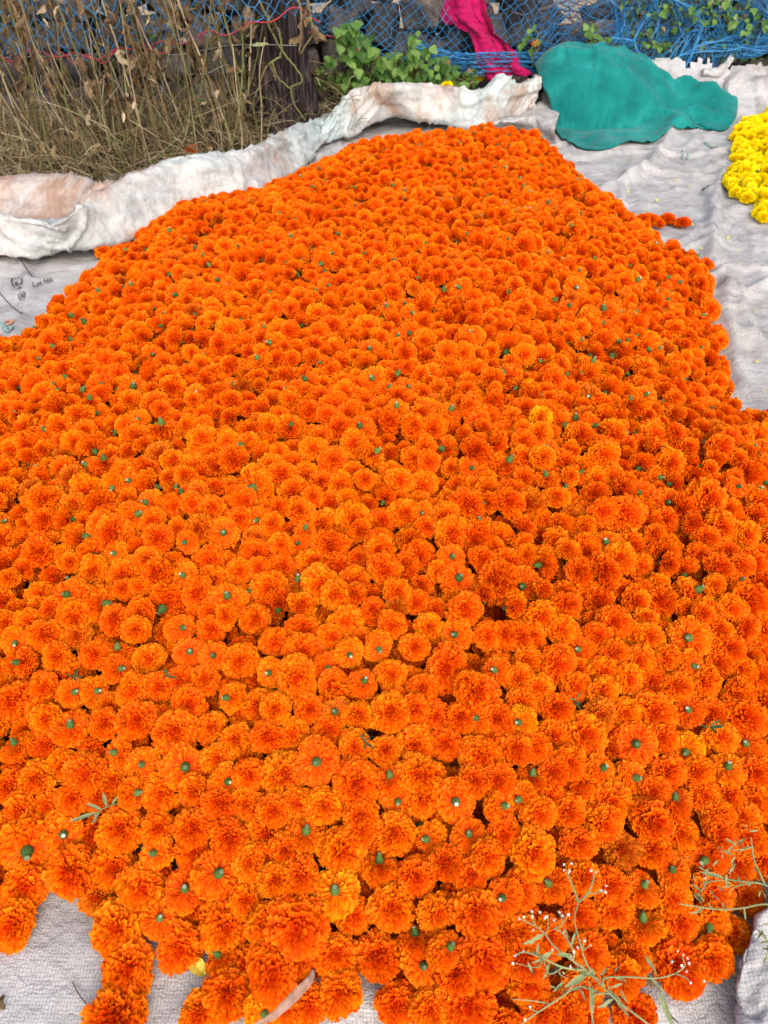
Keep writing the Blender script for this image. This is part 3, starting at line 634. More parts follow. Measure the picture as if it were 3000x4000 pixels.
# flowers read off the photograph: tile origin, then (x, y, width[, kind, lean right, lean up, colour]); 's' shows its calyx
SEEDS = {
 (0, 3200): [(175,165,370,'s',0,-.55),(165,430,310),(90,680,300,'f',-.2,-.3),(410,90,270,'s',0,-.15),(470,350,310),(790,70,300,'f',0,.4),(740,310,310,'f',0,-.1),(640,500,240,'f',0,-.6),(920,440,310,'f',0,.1),(1020,220,220,'s',-.5,0),(1030,60,210),(1250,60,250,'f',0,.3),(1250,210,200),(1200,460,270,'s',-.05,.2),(1400,360,320,'s',.3,.15),(1480,120,250),(1030,650,240,'s',.1,.2),(760,720,340,'f',0,.2),(830,980,350),(750,1300,420,'f',0,.2),(1170,830,290,'f',0,-.1),(1460,690,330,'f',.2,0),(1440,900,240,'s',-.6,.4),(1480,1130,330,'f',0,.2),(1290,1260,240,'f',.1,.3),(1600,520,230),(1620,280,200),(90,40,260,'f',0,.4)],
 (1000, 3200): [(60,80,260),(320,110,270,'s',.1,.6),(200,200,170),(560,210,310),(50,260,200),(290,360,250,'f',0,.1),(130,400,170,'f',-.3,0),(510,480,310,'s',0,.3,1),(270,690,390),(60,680,180,'f',-.3,0),(640,630,230,'f',.3,0),(515,870,270,'f',.1,0),(100,990,340,'f',0,.1),(545,1120,280,'f',0,-.4),(340,1200,180,'f',0,.2),(200,1220,240,'f',0,-.2),(40,1240,200,'s',.3,-.4,1),(800,890,300,'f',0,.3),(910,1190,270,'f',.2,0),(880,570,290),(800,310,260,'s',0,.85),(900,90,270),(690,60,200),(1130,130,220,'s',-.6,0),(1040,370,260,'f',0,.3),(1380,110,240,'s',0,.25),(1230,290,180,'f',0,.3),(1390,360,220),(1500,250,200),(1170,600,250,'f',.1,.1),(1430,610,310),(1610,500,210,'s',-.3,-.2),(1040,780,200,'s',-.2,.8),(1080,940,270,'s',.12,-.15),(1240,850,250,'s',.4,.4),(1480,900,320,'f',0,-.2),(1370,1200,320,'f',0,.2),(1130,1230,260,'f',0,.2),(1300,1010,200),(1620,740,200),(1600,100,200)],
 (2000, 3200): [(140,215,310,'f',0,0,1),(420,150,220,'f',.1,.4),(590,30,270,'f',0,-.1),(900,20,270),(710,200,240),(910,200,200),(1090,90,150),(1350,90,220),(1540,110,220,'f',0,.3),(1040,340,230,'s',0,.3),(1270,250,260,'s',-.5,-.35),(1455,310,160),(1620,270,150),(50,460,180),(250,430,230,'s',-.3,.3),(460,370,180),(640,430,170),(840,450,220,'s',.4,.45),(1040,520,240,'f',0,.3),(1300,480,260),(1520,500,180),(430,610,220),(650,590,220),(850,690,260,'s',0,.8),(1280,660,250,'s',0,-.7),(1430,740,130),(1080,660,190),(1300,900,260,'f',.2,0),(1070,950,350,'f',0,.2),(770,900,260),(500,860,240),(60,740,200),(250,760,200),(700,1010,270,'f',0,.1),(110,1080,260),(450,1100,260),(350,1250,130),(510,1290,190),(800,1280,290,'f',0,.2),(200,1260,230),(80,920,160)],
 (0, 2400): [(50,60,180),(200,50,150),(290,140,230),(480,30,240,'f',0,-.2),(100,170,150,'s',-.1,-.4),(150,310,150,'s',-.8,0),(370,270,190),(500,140,190),(620,260,180),(760,250,210,'s',0,.85),(760,350,140,'s',.7,0),(965,290,200),(880,100,180),(740,40,180),(1170,90,190,'s',.4,.1),(1370,100,190),(1230,250,210,'s',0,.2),(1390,270,140,'s',-.2,.1),(1560,300,230),(1330,420,200,'f',0,.2),(1170,430,180),(290,470,200),(90,560,250),(470,510,140,'s',.4,.2),(610,500,170,'s',.6,.1),(860,490,210),(1030,470,120),(1230,590,240),(1500,540,150,'s',-.7,0),(300,680,200),(460,740,250,'s',-.1,.5),(680,710,180),(890,690,260),(1140,760,290),(1360,740,180),(1530,810,180),(110,860,180,'s',-.4,.6),(290,860,180),(240,1070,240),(400,980,140),(560,1030,280),(770,900,170,'s',-.6,.1,1),(930,970,220,'s',-.25,-.05,1),(1200,990,300,'s',0,0),(1410,930,160),(860,1160,200,'s',.75,.1,1),(740,1080,160),(470,1190,220),(1050,1160,250),(130,1280,220),(60,1110,140),(310,1240,200),(1430,1230,230),(1460,1080,190,'s',.4,-.1),(1590,1230,180),(1620,1040,150),(1260,1160,160),(640,1170,140)],
 (1000, 2400): [(120,180,180),(300,100,210),(580,60,230),(490,140,180),(300,250,260),(600,250,190,'s',.2,-.3),(790,210,170,'s',.2,-.4),(880,70,150),(265,420,280),(100,380,140,'s',-.4,0),(450,340,110,'s',.4,-.2),(500,450,200),(690,450,190,'s',.3,.5),(875,390,200),(1030,210,160),(1120,80,180,'f',0,0,1),(1300,130,220,'s',-.3,0),(1230,350,290),(1080,480,200),(1430,510,290),(1500,140,150),(1600,130,150),(1560,370,190,'s',-.4,.2),(125,610,190),(350,610,190),(520,640,190,'s',-.2,.2),(660,650,190),(870,640,270),(1030,620,140),(1170,660,150,'f',0,.3),(1320,670,190),(1440,680,150,'s',-.4,.2),(1570,680,150),(80,800,190),(240,780,150),(470,740,190),(400,950,300,'s',-.12,-.1),(640,850,190),(1030,850,280),(840,880,160),(1230,840,180),(1460,920,270),(1620,860,150),(180,1040,300),(650,1090,310),(1070,1050,290),(870,1070,170,'s',-.1,.6),(920,1200,230,'s',0,-.3),(1290,1200,280,'s',.08,-.25),(1570,1070,190),(1420,1080,150),(120,1270,200),(440,1240,250,'f',0,.2),(270,1220,150),(1090,1200,150),(680,1300,160),(1580,1240,170,'s',.6,0)],
 (2000, 2400): [(40,140,150),(130,150,140),(320,100,220),(100,300,160),(290,320,250),(440,230,200,'s',-.3,.1),(550,140,170),(660,50,220),(780,130,140),(890,140,150),(1150,150,270,'s',-.12,0),(1330,100,160),(1500,100,190),(590,370,200),(650,260,170),(820,300,210),(760,420,190),(1000,290,150),(1150,330,160,'s',.6,-.1),(1250,440,210),(1410,220,200),(1340,320,200),(1490,360,180),(1610,400,140),(160,480,190),(410,470,160),(590,500,200),(910,430,130),(1060,470,170),(1460,520,210),(40,420,120),(60,580,180),(290,610,220),(560,660,220),(730,640,170),(920,630,280),(1150,630,210,'s',-.2,.3),(1300,640,110),(1500,660,280),(60,700,130,'s',-.4,0,1),(465,780,300),(140,860,190),(30,880,140),(270,790,130),(800,840,280,'s',.1,0),(970,800,150),(1130,880,240,'s',-.1,-.25,1),(1350,800,130),(1520,850,220,'s',-.1,.3),(130,1070,230,'s',.1,.8),(370,960,170),(570,1010,190,'s',.5,.3),(265,1020,120),(770,1060,240,'s',.6,0),(1010,1020,230),(1190,1030,190),(1390,1010,240,'s',.2,.5),(1570,1030,230),(440,1110,230),(250,1190,210),(630,1220,270,'f',0,.1),(60,1190,160,'s',-.4,-.2),(910,1150,150),(1060,1220,190,'s',0,.7),(850,1290,180,'s',.4,.3),(1240,1170,190),(1400,1190,150),(1570,1210,220),(1330,1300,180),(1490,1310,170),(170,1290,160),(370,1280,170)],
}
STRAY = [(2107, 1640, 92, 'paler yellow-orange marigold sitting high on the heap right of centre'), (2664, 872, 64, 'stray orange marigold at the tip of the small row on grey sheet'), (2606, 858, 62, 'second orange marigold from the tip of the small row on grey sheet'), (2548, 862, 58, 'third orange marigold from the tip of the small row on grey sheet'), (2576, 878, 44, 'small orange marigold tucked in front of the row on grey sheet'),
         (2508, 862, 64, 'fourth orange marigold from the tip, joining the row to the heap'), (2626, 966, 62, 'lone orange marigold on grey sheet just below the small row'), (2760, 1036, 54, 'lone orange marigold touching the long crease in the grey sheet'), (2545, 930, 56, 'orange marigold at heap edge between the small row and the lone one'),
         (408, 985, 66, 'orange marigold poking out of the heap towards the rolled white edge'), (2115, 560, 46, 'orange marigold sticking out beside the teal bundle')]
flowers = []          # dict(p, r, axis, spin, var, kind, yellow, seed, px, py)
rs = random.Random(11)
def view_axes(p):
    c = (CP - p).normalized(); r = RT.copy(); u = c.cross(r) * -1; u = r.cross(c) * -1
    u = (UP - c * UP.dot(c)).normalized(); return c, r, u
def add_seed(px, py, wpx, kind, lx, ly, yel, lift=0.026, label=None):
    p = heap_hit(px, py, lift); zc = (p - CP).dot(FW)
    r = min(0.053, max(0.026, 0.5 * wpx * zc / FPX * (1.05 if kind == 'f' else 1.04)))
    c, rt, up = view_axes(p)
    if kind == 's':
        k = max(0.3, math.sqrt(max(0.05, 1 - lx * lx - ly * ly)))
        ax = -(c * k + rt * lx * 1.1 + up * ly * 1.1)
    else:
        ax = c * 0.8 + Vector((0, 0, 0.35)) + rt * (lx + rs.gauss(0, .22)) + up * (ly * 0.8 + rs.gauss(0, .2))
    if label: ax = Vector((rs.gauss(0, .3), rs.gauss(-.2, .3), 1))
    v = rs.choice([0, 0, 1, 2, 2, 4, 4, 5, 7, 8, 9]) if kind == 'f' else rs.choice([1, 3, 6, 7])
    p = p + c * rs.uniform(-.008, .012)
    flowers.append(dict(p=p, r=r, ax=ax.normalized(), spin=rs.uniform(0, 6.28), var=v, kind=kind, yel=yel, px=px, py=py, label=label, w=wpx, thing=False))
for (ox, oy), L in SEEDS.items():
    for s in L:
        k = s[3] if len(s) > 3 else 'f'
        add_seed(ox + s[0] / 1.659, oy + s[1] / 1.659, s[2] / 1.659, k, s[4] if len(s) > 4 else 0, s[5] if len(s) > 5 else 0, len(s) > 6)
n_seed = len(flowers)
for x, y, w, lab in STRAY: add_seed(x, y, w, 'f', 0, 0, False, 0.05 if 'paler' in lab else 0.024, lab)
# the largest become things
order = sorted(range(n_seed), key=lambda i: -flowers[i]['r'] / proj(flowers[i]['p'])[2])
for i in order[:290]: flowers[i]['thing'] = True
for i in range(n_seed, len(flowers)): flowers[i]['thing'] = True

# ---- fill the rest of the heap
class Grid:
    def __init__(s, c): s.c = c; s.d = {}
    def add(s, x, y, r): s.d.setdefault((int(x // s.c), int(y // s.c)), []).append((x, y, r))
    def ok(s, x, y, r, k):
        i, j = int(x // s.c), int(y // s.c)
        for a in (-1, 0, 1):
            for b in (-1, 0, 1):
                for (u, v, q) in s.d.get((i + a, j + b), ()):
                    if (u - x) ** 2 + (v - y) ** 2 < (k * (q + r)) ** 2: return False
        return True
def surf_normal(x, y):
    e = 0.03; return Vector((heap_h(x - e, y) - heap_h(x + e, y), heap_h(x, y - e) - heap_h(x, y + e), 2 * e)).normalized()
SEEDMASK_PY = 2420
bx0, by0 = HEAP.min(0); bx1, by1 = HEAP.max(0)
def fill(layer, tries, k, lift, minh):
    G = Grid(0.12)
    if layer == 0:
        for f in flowers: G.add(f['p'].x, f['p'].y, f['r'] * 1.0)
    n0 = len(flowers)
    for _ in range(tries):
        x = rs.uniform(bx0, bx1); y = rs.uniform(by0, by1)
        if x < -2.0 or x > 2.0 or y < 0.25: continue
        dd = look1(GD, x, y)
        if dd < 0.015: continue
        r = min(0.046, max(0.022, rs.gauss(0.0308, 0.0055)))
        h = heap_h(x, y)
        if h < minh: continue
        if not G.ok(x, y, r, k): continue
        z = sheet_q(x, y) + h + lift + rs.uniform(-.018, .016)
        if layer and dd < 0.05: continue
        z = max(z, sheet_q(x, y) + 0.008)
        px, py, zc = proj((x, y, z))
        front = py > SEEDMASK_PY
        if layer == 0 and front and -100 < px < 3100: z -= 0.030
        if px < -700 or px > 3700 or py > 4700: continue
        G.add(x, y, r); n = surf_normal(x, y)
        u = rs.random()
        if layer == 0 and u < 0.13:
            ax = -(n * 1.0 + Vector((rs.gauss(0, .5), rs.gauss(-.3, .5), rs.gauss(0, .2)))); kind = 's'
        elif u < 0.30:
            ax = Vector((rs.gauss(0, 1), rs.gauss(0, 1), rs.gauss(0, .4))); kind = 's'
        else:
            ax = n + Vector((rs.gauss(0, .6), rs.gauss(-.40, .6), rs.gauss(0, .2))); kind = 'f'
        v = rs.choice([0, 1, 2, 4, 5, 7, 8, 9, 3]) if kind == 'f' else rs.choice([1, 3, 6, 7, 9])
        flowers.append(dict(p=Vector((x, y, z)), r=r, ax=ax.normalized(), spin=rs.uniform(0, 6.28), var=v, kind=kind, yel=rs.random() < .012, px=px, py=py, label=None, w=0, thing=False))
fill(0, 120000, 0.60, 0.027, -1)
fill(1, 60000, 0.68, -0.016, 0.0)
fill(2, 30000, 0.74, -0.060, 0.03)

ORD = ['first', 'second', 'third', 'fourth', 'fifth', 'sixth', 'seventh', 'eighth', 'ninth', 'tenth', 'eleventh', 'twelfth', 'thirteenth', 'fourteenth', 'fifteenth', 'sixteenth', 'seventeenth', 'eighteenth', 'nineteenth', 'twentieth',
       'twenty-first', 'twenty-second', 'twenty-third', 'twenty-fourth', 'twenty-fifth', 'twenty-sixth', 'twenty-seventh', 'twenty-eighth', 'twenty-ninth', 'thirtieth']
def make_flower(f, label, group, cat, petals, name, tintcol=(1, 1, 1, 1)):
    Rm = rot_to(f['ax'], f['spin']).to_4x4()
    Mx = Matrix.Translation(f['p']) @ Rm @ Matrix.Scale(f['r'], 4)
    if f['kind'] == 's':
        o = bpy.data.objects.new(name, None); o.empty_display_size = 0.5; link(o); o.matrix_world = Mx
        p = link(bpy.data.objects.new('petals', petals[f['var'] % len(petals)]), o); p.color = tintcol
        c = link(bpy.data.objects.new('calyx', CAL[rs.randrange(3)]), o)
        link(bpy.data.objects.new('cut_stem', CUT), c)
    else:
        o = bpy.data.objects.new(name, petals[f['var'] % len(petals)]); link(o); o.matrix_world = Mx; o.color = tintcol
    return tag(o, label, cat, group)
things = [f for f in flowers if f['thing'] and not f['label']]
things.sort(key=lambda f: -f['py'])
ROWS = 16; per = math.ceil(len(things) / ROWS)
for rI in range(ROWS):
    row = sorted(things[rI * per:(rI + 1) * per], key=lambda f: f['px'])
    for j, f in enumerate(row):
        half = len(row) / 2
        where = f"{ORD[j]} from the left" if j < half else f"{ORD[len(row) - 1 - j]} from the right"
        if j == 0: where = 'leftmost'
        if j == len(row) - 1: where = 'rightmost'
        big = 'large' if f['r'] > 0.043 else ('small' if f['r'] < 0.031 else '')
        col = 'yellow-orange' if f['yel'] else 'orange'
        what = f"{big} {col} marigold".strip() + (' with green stub up' if f['kind'] == 's' else '')
        rowname = 'nearest row' if rI == 0 else f"{ORD[rI]} row up"
        make_flower(f, f"{what}, {where} in the {rowname}", 'loose orange marigold heads in the near part of the heap', 'marigold', PETALS, 'marigold', (1.03, 1.32, 1.0, 1) if f['yel'] else (1, 1, 1, 1))
for f in flowers:
    if f['thing'] and f['label']:
        pale = 'paler' in f['label']; make_flower(f, f['label'], None if pale else 'stray orange marigold heads at the heap edge', 'marigold', PETALS, 'marigold', (1.03, 1.6, 1.0, 1) if pale else (1, 1, 1, 1))

def scatter(name, pts, protos, label, cat):
    col = bpy.data.collections.new(name + '_kinds')
    for i, me in enumerate(protos):
        o = bpy.data.objects.new('kind_%02d' % i, me); col.objects.link(o)
    me = bpy.data.meshes.new(name); me.from_pydata([tuple(f['p']) for f in pts], [], [])
    eul = np.array([tuple(rot_to(f['ax'], f['spin']).to_euler()) for f in pts], dtype=np.float32)
    a = me.attributes.new('rot', 'FLOAT_VECTOR', 'POINT'); a.data.foreach_set('vector', eul.ravel())
    a = me.attributes.new('scl', 'FLOAT', 'POINT'); a.data.foreach_set('value', np.array([f['r'] for f in pts], dtype=np.float32))
    a = me.attributes.new('var', 'INT', 'POINT'); a.data.foreach_set('value', np.array([f['var'] % len(protos) for f in pts], dtype=np.int32))
    o = link(bpy.data.objects.new(name, me))
    ng = bpy.data.node_groups.new(name + '_nodes', 'GeometryNodeTree')
    ng.interface.new_socket('Geometry', in_out='INPUT', socket_type='NodeSocketGeometry'); ng.interface.new_socket('Geometry', in_out='OUTPUT', socket_type='NodeSocketGeometry')
    gi = ng.nodes.new('NodeGroupInput'); go = ng.nodes.new('NodeGroupOutput')
    ci = ng.nodes.new('GeometryNodeCollectionInfo'); ci.inputs['Collection'].default_value = col; ci.inputs['Separate Children'].default_value = True; ci.inputs['Reset Children'].default_value = True
    ip = ng.nodes.new('GeometryNodeInstanceOnPoints'); ip.inputs['Pick Instance'].default_value = True
    def attr(nm, dt):
        n = ng.nodes.new('GeometryNodeInputNamedAttribute'); n.data_type = dt; n.inputs['Name'].default_value = nm
        return [s for s in n.outputs if s.enabled and s.name == 'Attribute'][0]
    e2r = ng.nodes.new('FunctionNodeEulerToRotation'); ng.links.new(attr('rot', 'FLOAT_VECTOR'), e2r.inputs[0])
    ng.links.new(gi.outputs[0], ip.inputs['Points']); ng.links.new(ci.outputs[0], ip.inputs['Instance'])
    ng.links.new(attr('var', 'INT'), ip.inputs['Instance Index']); ng.links.new(e2r.outputs[0], ip.inputs['Rotation']); ng.links.new(attr('scl', 'FLOAT'), ip.inputs['Scale'])
    ng.links.new(ip.outputs[0], go.inputs[0])
    md = o.modifiers.new('scatter', 'NODES'); md.node_group = ng
    return tag(o, label, cat, kind='stuff')
scatter('marigold_heap', [f for f in flowers if not f['thing']], WHOLE, 'broad low heap of orange marigold heads on the white sheet', 'flower heap')

# ------------------------------------------------------------------ yellow marigolds at the right edge
YEL_PX = [(2905, 482), (2868, 535), (2880, 560), (2865, 610), (2890, 640), (2840, 690), (2838, 750), (2900, 775), (2905, 805), (2965, 805), (2955, 850), (3050, 870), (3300, 800), (3500, 640), (3300, 480), (3050, 462), (2960, 470)]
YP = np.array([PZ(x, y, .03)[:2] for x, y in YEL_PX]); yl = []
Gy = Grid(0.1)
for _ in range(9000):
    x = rs.uniform(YP[:, 0].min(), YP[:, 0].max()); y = rs.uniform(YP[:, 1].min(), YP[:, 1].max())
    if not bool(poly_inside(YP, np.array([x]), np.array([y]))[0]): continue
    r = min(.036, max(.024, rs.gauss(.030, .003)))
    if not Gy.ok(x, y, r, .57): continue
    d = float(seg_dist(YP, np.array([x]), np.array([y]))[0])
    z = sheet_q(x, y) + .024 + .055 * (1 - math.exp(-d / .2)) + rs.uniform(-.006, .006)
    Gy.add(x, y, r); px, py, zc = proj((x, y, z))
    u = rs.random(); st = u < .12
    ax = -Vector((rs.gauss(0, .5), rs.gauss(-.4, .4), 1)) if st else Vector((rs.gauss(-.1, .45), rs.gauss(-.6, .45), 1))
    yl.append(dict(p=Vector((x, y, z)), r=r, ax=ax.normalized(), spin=rs.uniform(0, 6.28), var=rs.choice([0, 0, 1, 2]) if not st else 3, kind='s' if st else 'f', px=px, py=py, d=d))
inv = sorted([f for f in yl if f['px'] < 2995], key=lambda f: f['py'])
for rI in range(math.ceil(len(inv) / 6)):
    row = sorted(inv[rI * 6:(rI + 1) * 6], key=lambda f: f['px'])
    for j, f in enumerate(row):
        w = 'leftmost' if j == 0 else ('rightmost' if j == len(row) - 1 else ORD[j] + ' from the left')
        make_flower(f, f"yellow marigold, {w} in the {ORD[rI]} row from top of yellow heap", 'yellow marigold heads at the right edge', 'marigold', PETALS_Y, 'yellow_marigold')
low = [dict(f, p=f['p'] - Vector((0, 0, .045))) for f in yl if f['d'] > .09]
scatter('yellow_marigold_heap', [f for f in yl if f['px'] >= 2995] + low, WHOLE_Y, 'low heap of bright yellow marigold heads at the right edge', 'flower heap')

# ------------------------------------------------------------------ teal bundle
def teal_bundle():
    root = empty('cloth_bundle', PZ(2330, 520, 0)); o0 = root.location
    tag(root, 'rounded bundle wrapped in teal green cloth resting on the sheet', 'bundle')
    # outline on the ground: silhouette front edge, hidden back edge
    out = [(2062, 410), (2090, 455), (2150, 485), (2180, 520), (2240, 560), (2330, 578), (2420, 565), (2520, 548), (2600, 525), (2630, 505), (2690, 500), (2760, 494), (2820, 500), (2862, 485), (2870, 458), (2848, 440), (2790, 446), (2740, 432), (2700, 436)]
    G = [PZ(x, y, .03) for x, y in out]
    cen = PZ(2340, 500, 0); cen.z = 0; cen.y += 0.24; cen.x += 0.0
    back = [cen + Vector((0.38, 0.12, 0)), cen + Vector((0.20, 0.22, 0)), cen + Vector((-0.08, 0.23, 0)), cen + Vector((-0.34, 0.12, 0))]
    ring = catmull([(p.x, p.y) for p in G + back] + [(G[0].x, G[0].y)], 14)[:-1]
    n = len(ring); m = 40; V = []; F = []
    c2 = np.array([cen.x, cen.y])
    CREASE = [np.array([(cen.x - .30, cen.y - .02), (cen.x - .1, cen.y - .10), (cen.x + .2, cen.y - .06), (cen.x + .4, cen.y)]), np.array([(cen.x + .1, cen.y + .1), (cen.x + .28, cen.y - .05), (cen.x + .42, cen.y - .16)]), np.array([(cen.x + .0, cen.y - .2), (cen.x + .2, cen.y - .22), (cen.x + .42, cen.y - .2)]), np.array([(cen.x + .05, cen.y + .12), (cen.x + .34, cen.y + .03), (cen.x + .5, cen.y - .1)])]
    pk_x, pk_y = cen.x - 0.12, cen.y + 0.02
    def H(x, y):
        dx, dy = x - pk_x, y - pk_y
        q = math.sqrt((dx / (0.62 if dx > 0 else 0.35)) ** 2 + (dy / (0.36 if dy < 0 else .36)) ** 2)
        return 0.34 * max(0, 1 - q ** 2.2) ** 0.62 if q < 1 else 0
    for i in range(m + 1):
        s = (i / m) ** 0.9
        for k in range(n):
            x, y = c2 + (ring[k] - c2) * s
            h = H(x, y); base = sheet_q(x, y) + 0.010
            ex = max(0, (x - cen.x - 0.26) / 0.45)                    # gathered tail to the right
            tail = min(1, ex * 2.2) * (0.048 * float(ridge(np.array((y - cen.y) * 9.5 + 1.5 * (x - cen.x)), np.array(x * 2.2), 31)) + .03 * float(ridge(np.array(y * 17), np.array(x * 5), 36)) + 0.012 * (1 - s ** 3) + 0.015 * float(fbm(np.array(x * 9), np.array(y * 14), 33, 3)))
            soft = 0.022 * float(ridge(np.array(x * 2.6 + y * 1.6), np.array(y * 2.9 - x * 1.1), 7)) + 0.014 * float(ridge(np.array(x * 6.6 + y * 5), np.array(y * 4 - x * 3), 8)) + 0.045 * float(fbm(np.array(x * 3.2), np.array(y * 3.2), 9, 3))
            soft += 0.012 * float(crease(np.array(x * 3.4 + y), np.array(y * 3.0 - x * 2), 61)) + 0.007 * float(crease(np.array(x * 7), np.array(y * 6 - x * 3), 62))
            for CL_ in CREASE: soft += 0.014 * math.exp(-(float(seg_dist(CL_, np.array(x), np.array(y), False)) / 0.022) ** 1.3)
            hem = 0.016 * float(ridge(np.array(x * 5.2 + y), np.array(y * 6), 19)) * max(0, (s - .6) / .4)
            V.append((x - o0.x, y - o0.y, max(h + soft * min(1, (1.03 - s) * 6), base + hem) + tail * (1 - s ** 8)))
    for i in range(m):
        for k in range(n):
            F.append((i * n + k, i * n + (k + 1) % n, (i + 1) * n + (k + 1) % n, (i + 1) * n + k))
    o = mesh_obj('cloth', V, F, M['teal'], root)
    md = o.modifiers.new('th', 'SOLIDIFY'); md.thickness = 0.004
    # a lip of cream lining at the back
    pk = PY(2465, 240, cen.y + .20)
    P = [[pk + Vector((-.07, 0, .0)), pk + Vector((-.02, -.01, .028)), pk + Vector((.05, 0, .0)), pk + Vector((.10, .0, -.06))], [pk + Vector((-.08, .02, -.05)), pk + Vector((-.02, .02, -.03)), pk + Vector((.05, .02, -.05)), pk + Vector((.12, .0, -.12))]]
    patch('lining', P, 6, 6, M['cream'], root, 0.002, 58, 0.002, origin=o0)
teal_bundle()

# ------------------------------------------------------------------ stone wall
def stone_mesh(seed):
    R = random.Random(seed); bm = bmesh.new()
    for _ in range(16):
        v = Vector((R.gauss(0, 1), R.gauss(0, 1), R.gauss(0, 1))).normalized()
        v = Vector([math.copysign(abs(c) ** 0.55, c) for c in v]) * 0.5 * R.uniform(.82, 1.05); bm.verts.new(v)
    r = bmesh.ops.convex_hull(bm, input=bm.verts)
    bmesh.ops.delete(bm, geom=[e for e in r['geom_interior'] if isinstance(e, bmesh.types.BMVert)], context='VERTS')
    bmesh.ops.bevel(bm, geom=list(bm.edges), offset=0.022, segments=1, affect='EDGES', profile=0.6)
    bmesh.ops.recalc_face_normals(bm, faces=bm.faces)
    me = bpy.data.meshes.new('stone'); bm.to_mesh(me); bm.free(); return me
STM = [stone_mesh(100 + i) for i in range(14)]
for i, me in enumerate(STM): me.materials.append(M['stone_brown'] if i % 7 == 3 else M['stone'])
wall = empty('stone_wall', (0, 5.2, 0)); tag(wall, 'dry rubble wall of dark basalt stones behind the netting', 'wall')
WL = [(-3.6, 4.55), (-1.4, 4.85), (-0.3, 5.1), (0.4, 5.28), (1.2, 5.42), (2.2, 5.5), (3.6, 5.7)]
def wall_y(x):
    for (x0, y0), (x1, y1) in zip(WL, WL[1:]):
        if x0 <= x <= x1: return y0 + (y1 - y0) * (x - x0) / (x1 - x0)
    return WL[-1][1]
def stone(x, y, z, w, d, h, rot=None, me=None):
    o = bpy.data.objects.new('stone', me or STM[rs.randrange(14)]); link(o, wall)
    o.location = (x, y - 5.2, z); o.scale = (w, d, h)
    o.rotation_euler = rot or (rs.gauss(0, .12), rs.gauss(0, .15), rs.choice([0, math.pi]) + rs.gauss(0, .25))
    return o
# stones read off the photograph: px centre, size in px, distance in front of the wall line
HAND = [(1485, 108, 150, 175, 3), (1590, 168, 190, 90, 5), (1645, 45, 180, 130, 0), (1792, 140, 130, 140, 1), (1395, 15, 150, 90, 6), (1340, 75, 130, 110, 2), (2030, 98, 125, 165, 9), (2112, 108, 90, 140, 4), (2242, 140, 175, 120, 8), (2345, 105, 130, 95, 3), (2340, 52, 150, 50, 11), (1700, 195, 160, 90, 12), (1930, 150, 110, 150, 13), (1330, 220, 140, 130, 5), (1440, 240, 150, 110, 2), (2600, 90, 190, 130, 8), (2470, 150, 160, 120, 7), (2760, 120, 190, 150, 0), (2920, 80, 190, 170, 12), (2150, 215, 170, 90, 1), (1860, 250, 150, 100, 6)]
occ = []
for px, py, w, h, mi in HAND:
    x0 = PY(px, py, 5.2).x; yy = wall_y(x0) - 0.06; p = PY(px, py, yy); k = (p - CP).dot(FW) / FPX
    stone(p.x, p.y, p.z, w * k * 1.12, 0.26, h * k * 1.12, (rs.gauss(0, .06), rs.gauss(0, .08), rs.choice([0, math.pi]) + rs.gauss(0, .12)), STM[mi]); occ.append((p.x, p.z, w * k * .5, h * k * .5))
for lay, back in ((0, 0.0), (1, 0.24)):
    z = 0.02
    while z < 1.2:
        hh = rs.uniform(.13, .19); x = -3.3
        while x < 3.5:
            w = rs.uniform(.16, .32); top = 1.25 if x < 0.75 else (0.50 if x < 1.1 else 0.44) + 0.05 * math.sin(x * 5)
            if z + hh * .5 < top + (0 if lay == 0 else -.02):
                if lay == 1 or not any(abs(x + w / 2 - a) < c + w * .25 and abs(z + hh / 2 - b) < d + hh * .3 for a, b, c, d in occ):
                    stone(x + w / 2, wall_y(x) + .06 + back + rs.uniform(-.03, .03), z + hh / 2, w * 1.12, .28, hh * 1.18)
            x += w
        z += hh
p = PZ(1862, 345, .10); o = stone(p.x, p.y + .12, .06, .24, .22, .16, (0.1, 0, .2), STM[6])
p = PZ(2570, 262, .22); stone(p.x, p.y + .3, .26, .2, .2, .15, (0.1, 0, .5), STM[2])
loose = [(960, 575, .12), (1240, 455, .10), (100, 640, .1), (520, 600, .1)]
for px, py, s in loose:
    p = PZ(px, py, .05); stone(p.x, p.y + .35, .08, s * 1.6, s * 1.4, s)

# ------------------------------------------------------------------ old stump
def stump():
    b = PY(1092, 520, 4.42); root = empty('tree_stump', (b.x, b.y, 0.0)); tag(root, 'dark weathered tree stump standing at the end of the weeds', 'tree stump')
    V = []; F = []; n = 150; m = 60
    for i in range(m + 1):
        z = -0.02 + 0.98 * i / m; base = 0.15 - 0.018 * (i / m) + 0.07 * math.exp(-z * 6)
        for k in range(n):
            a = 6.283 * k / n
            f = 0.050 * (float(vnoise(k * 0.14, z * 2.5, 11)) - .5) + 0.040 * (float(vnoise(k * 0.42, z * 5, 12)) - .5) + 0.024 * (float(vnoise(k * 1.1, z * 11, 13)) - .5)
            f += 0.02 * math.sin(a * 3 + 1)
            V.append(((base + f) * math.cos(a), (base + f) * math.sin(a), z))
    for i in range(m):
        for k in range(n): F.append((i * n + k, i * n + (k + 1) % n, (i + 1) * n + (k + 1) % n, (i + 1) * n + k))
    F.append(tuple(m * n + k for k in range(n)))
    mm = simple('old_wood', [(0.32, (0.008, 0.006, 0.007)), (0.5, (0.026, 0.019, 0.020)), (0.68, (0.10, 0.078, 0.074))], 75, 0.9, 0.15, detail=7, bumpv=1.0, stretch=(1, 1, 0.06))
    mesh_obj('trunk', V, F, mm, root)
stump()

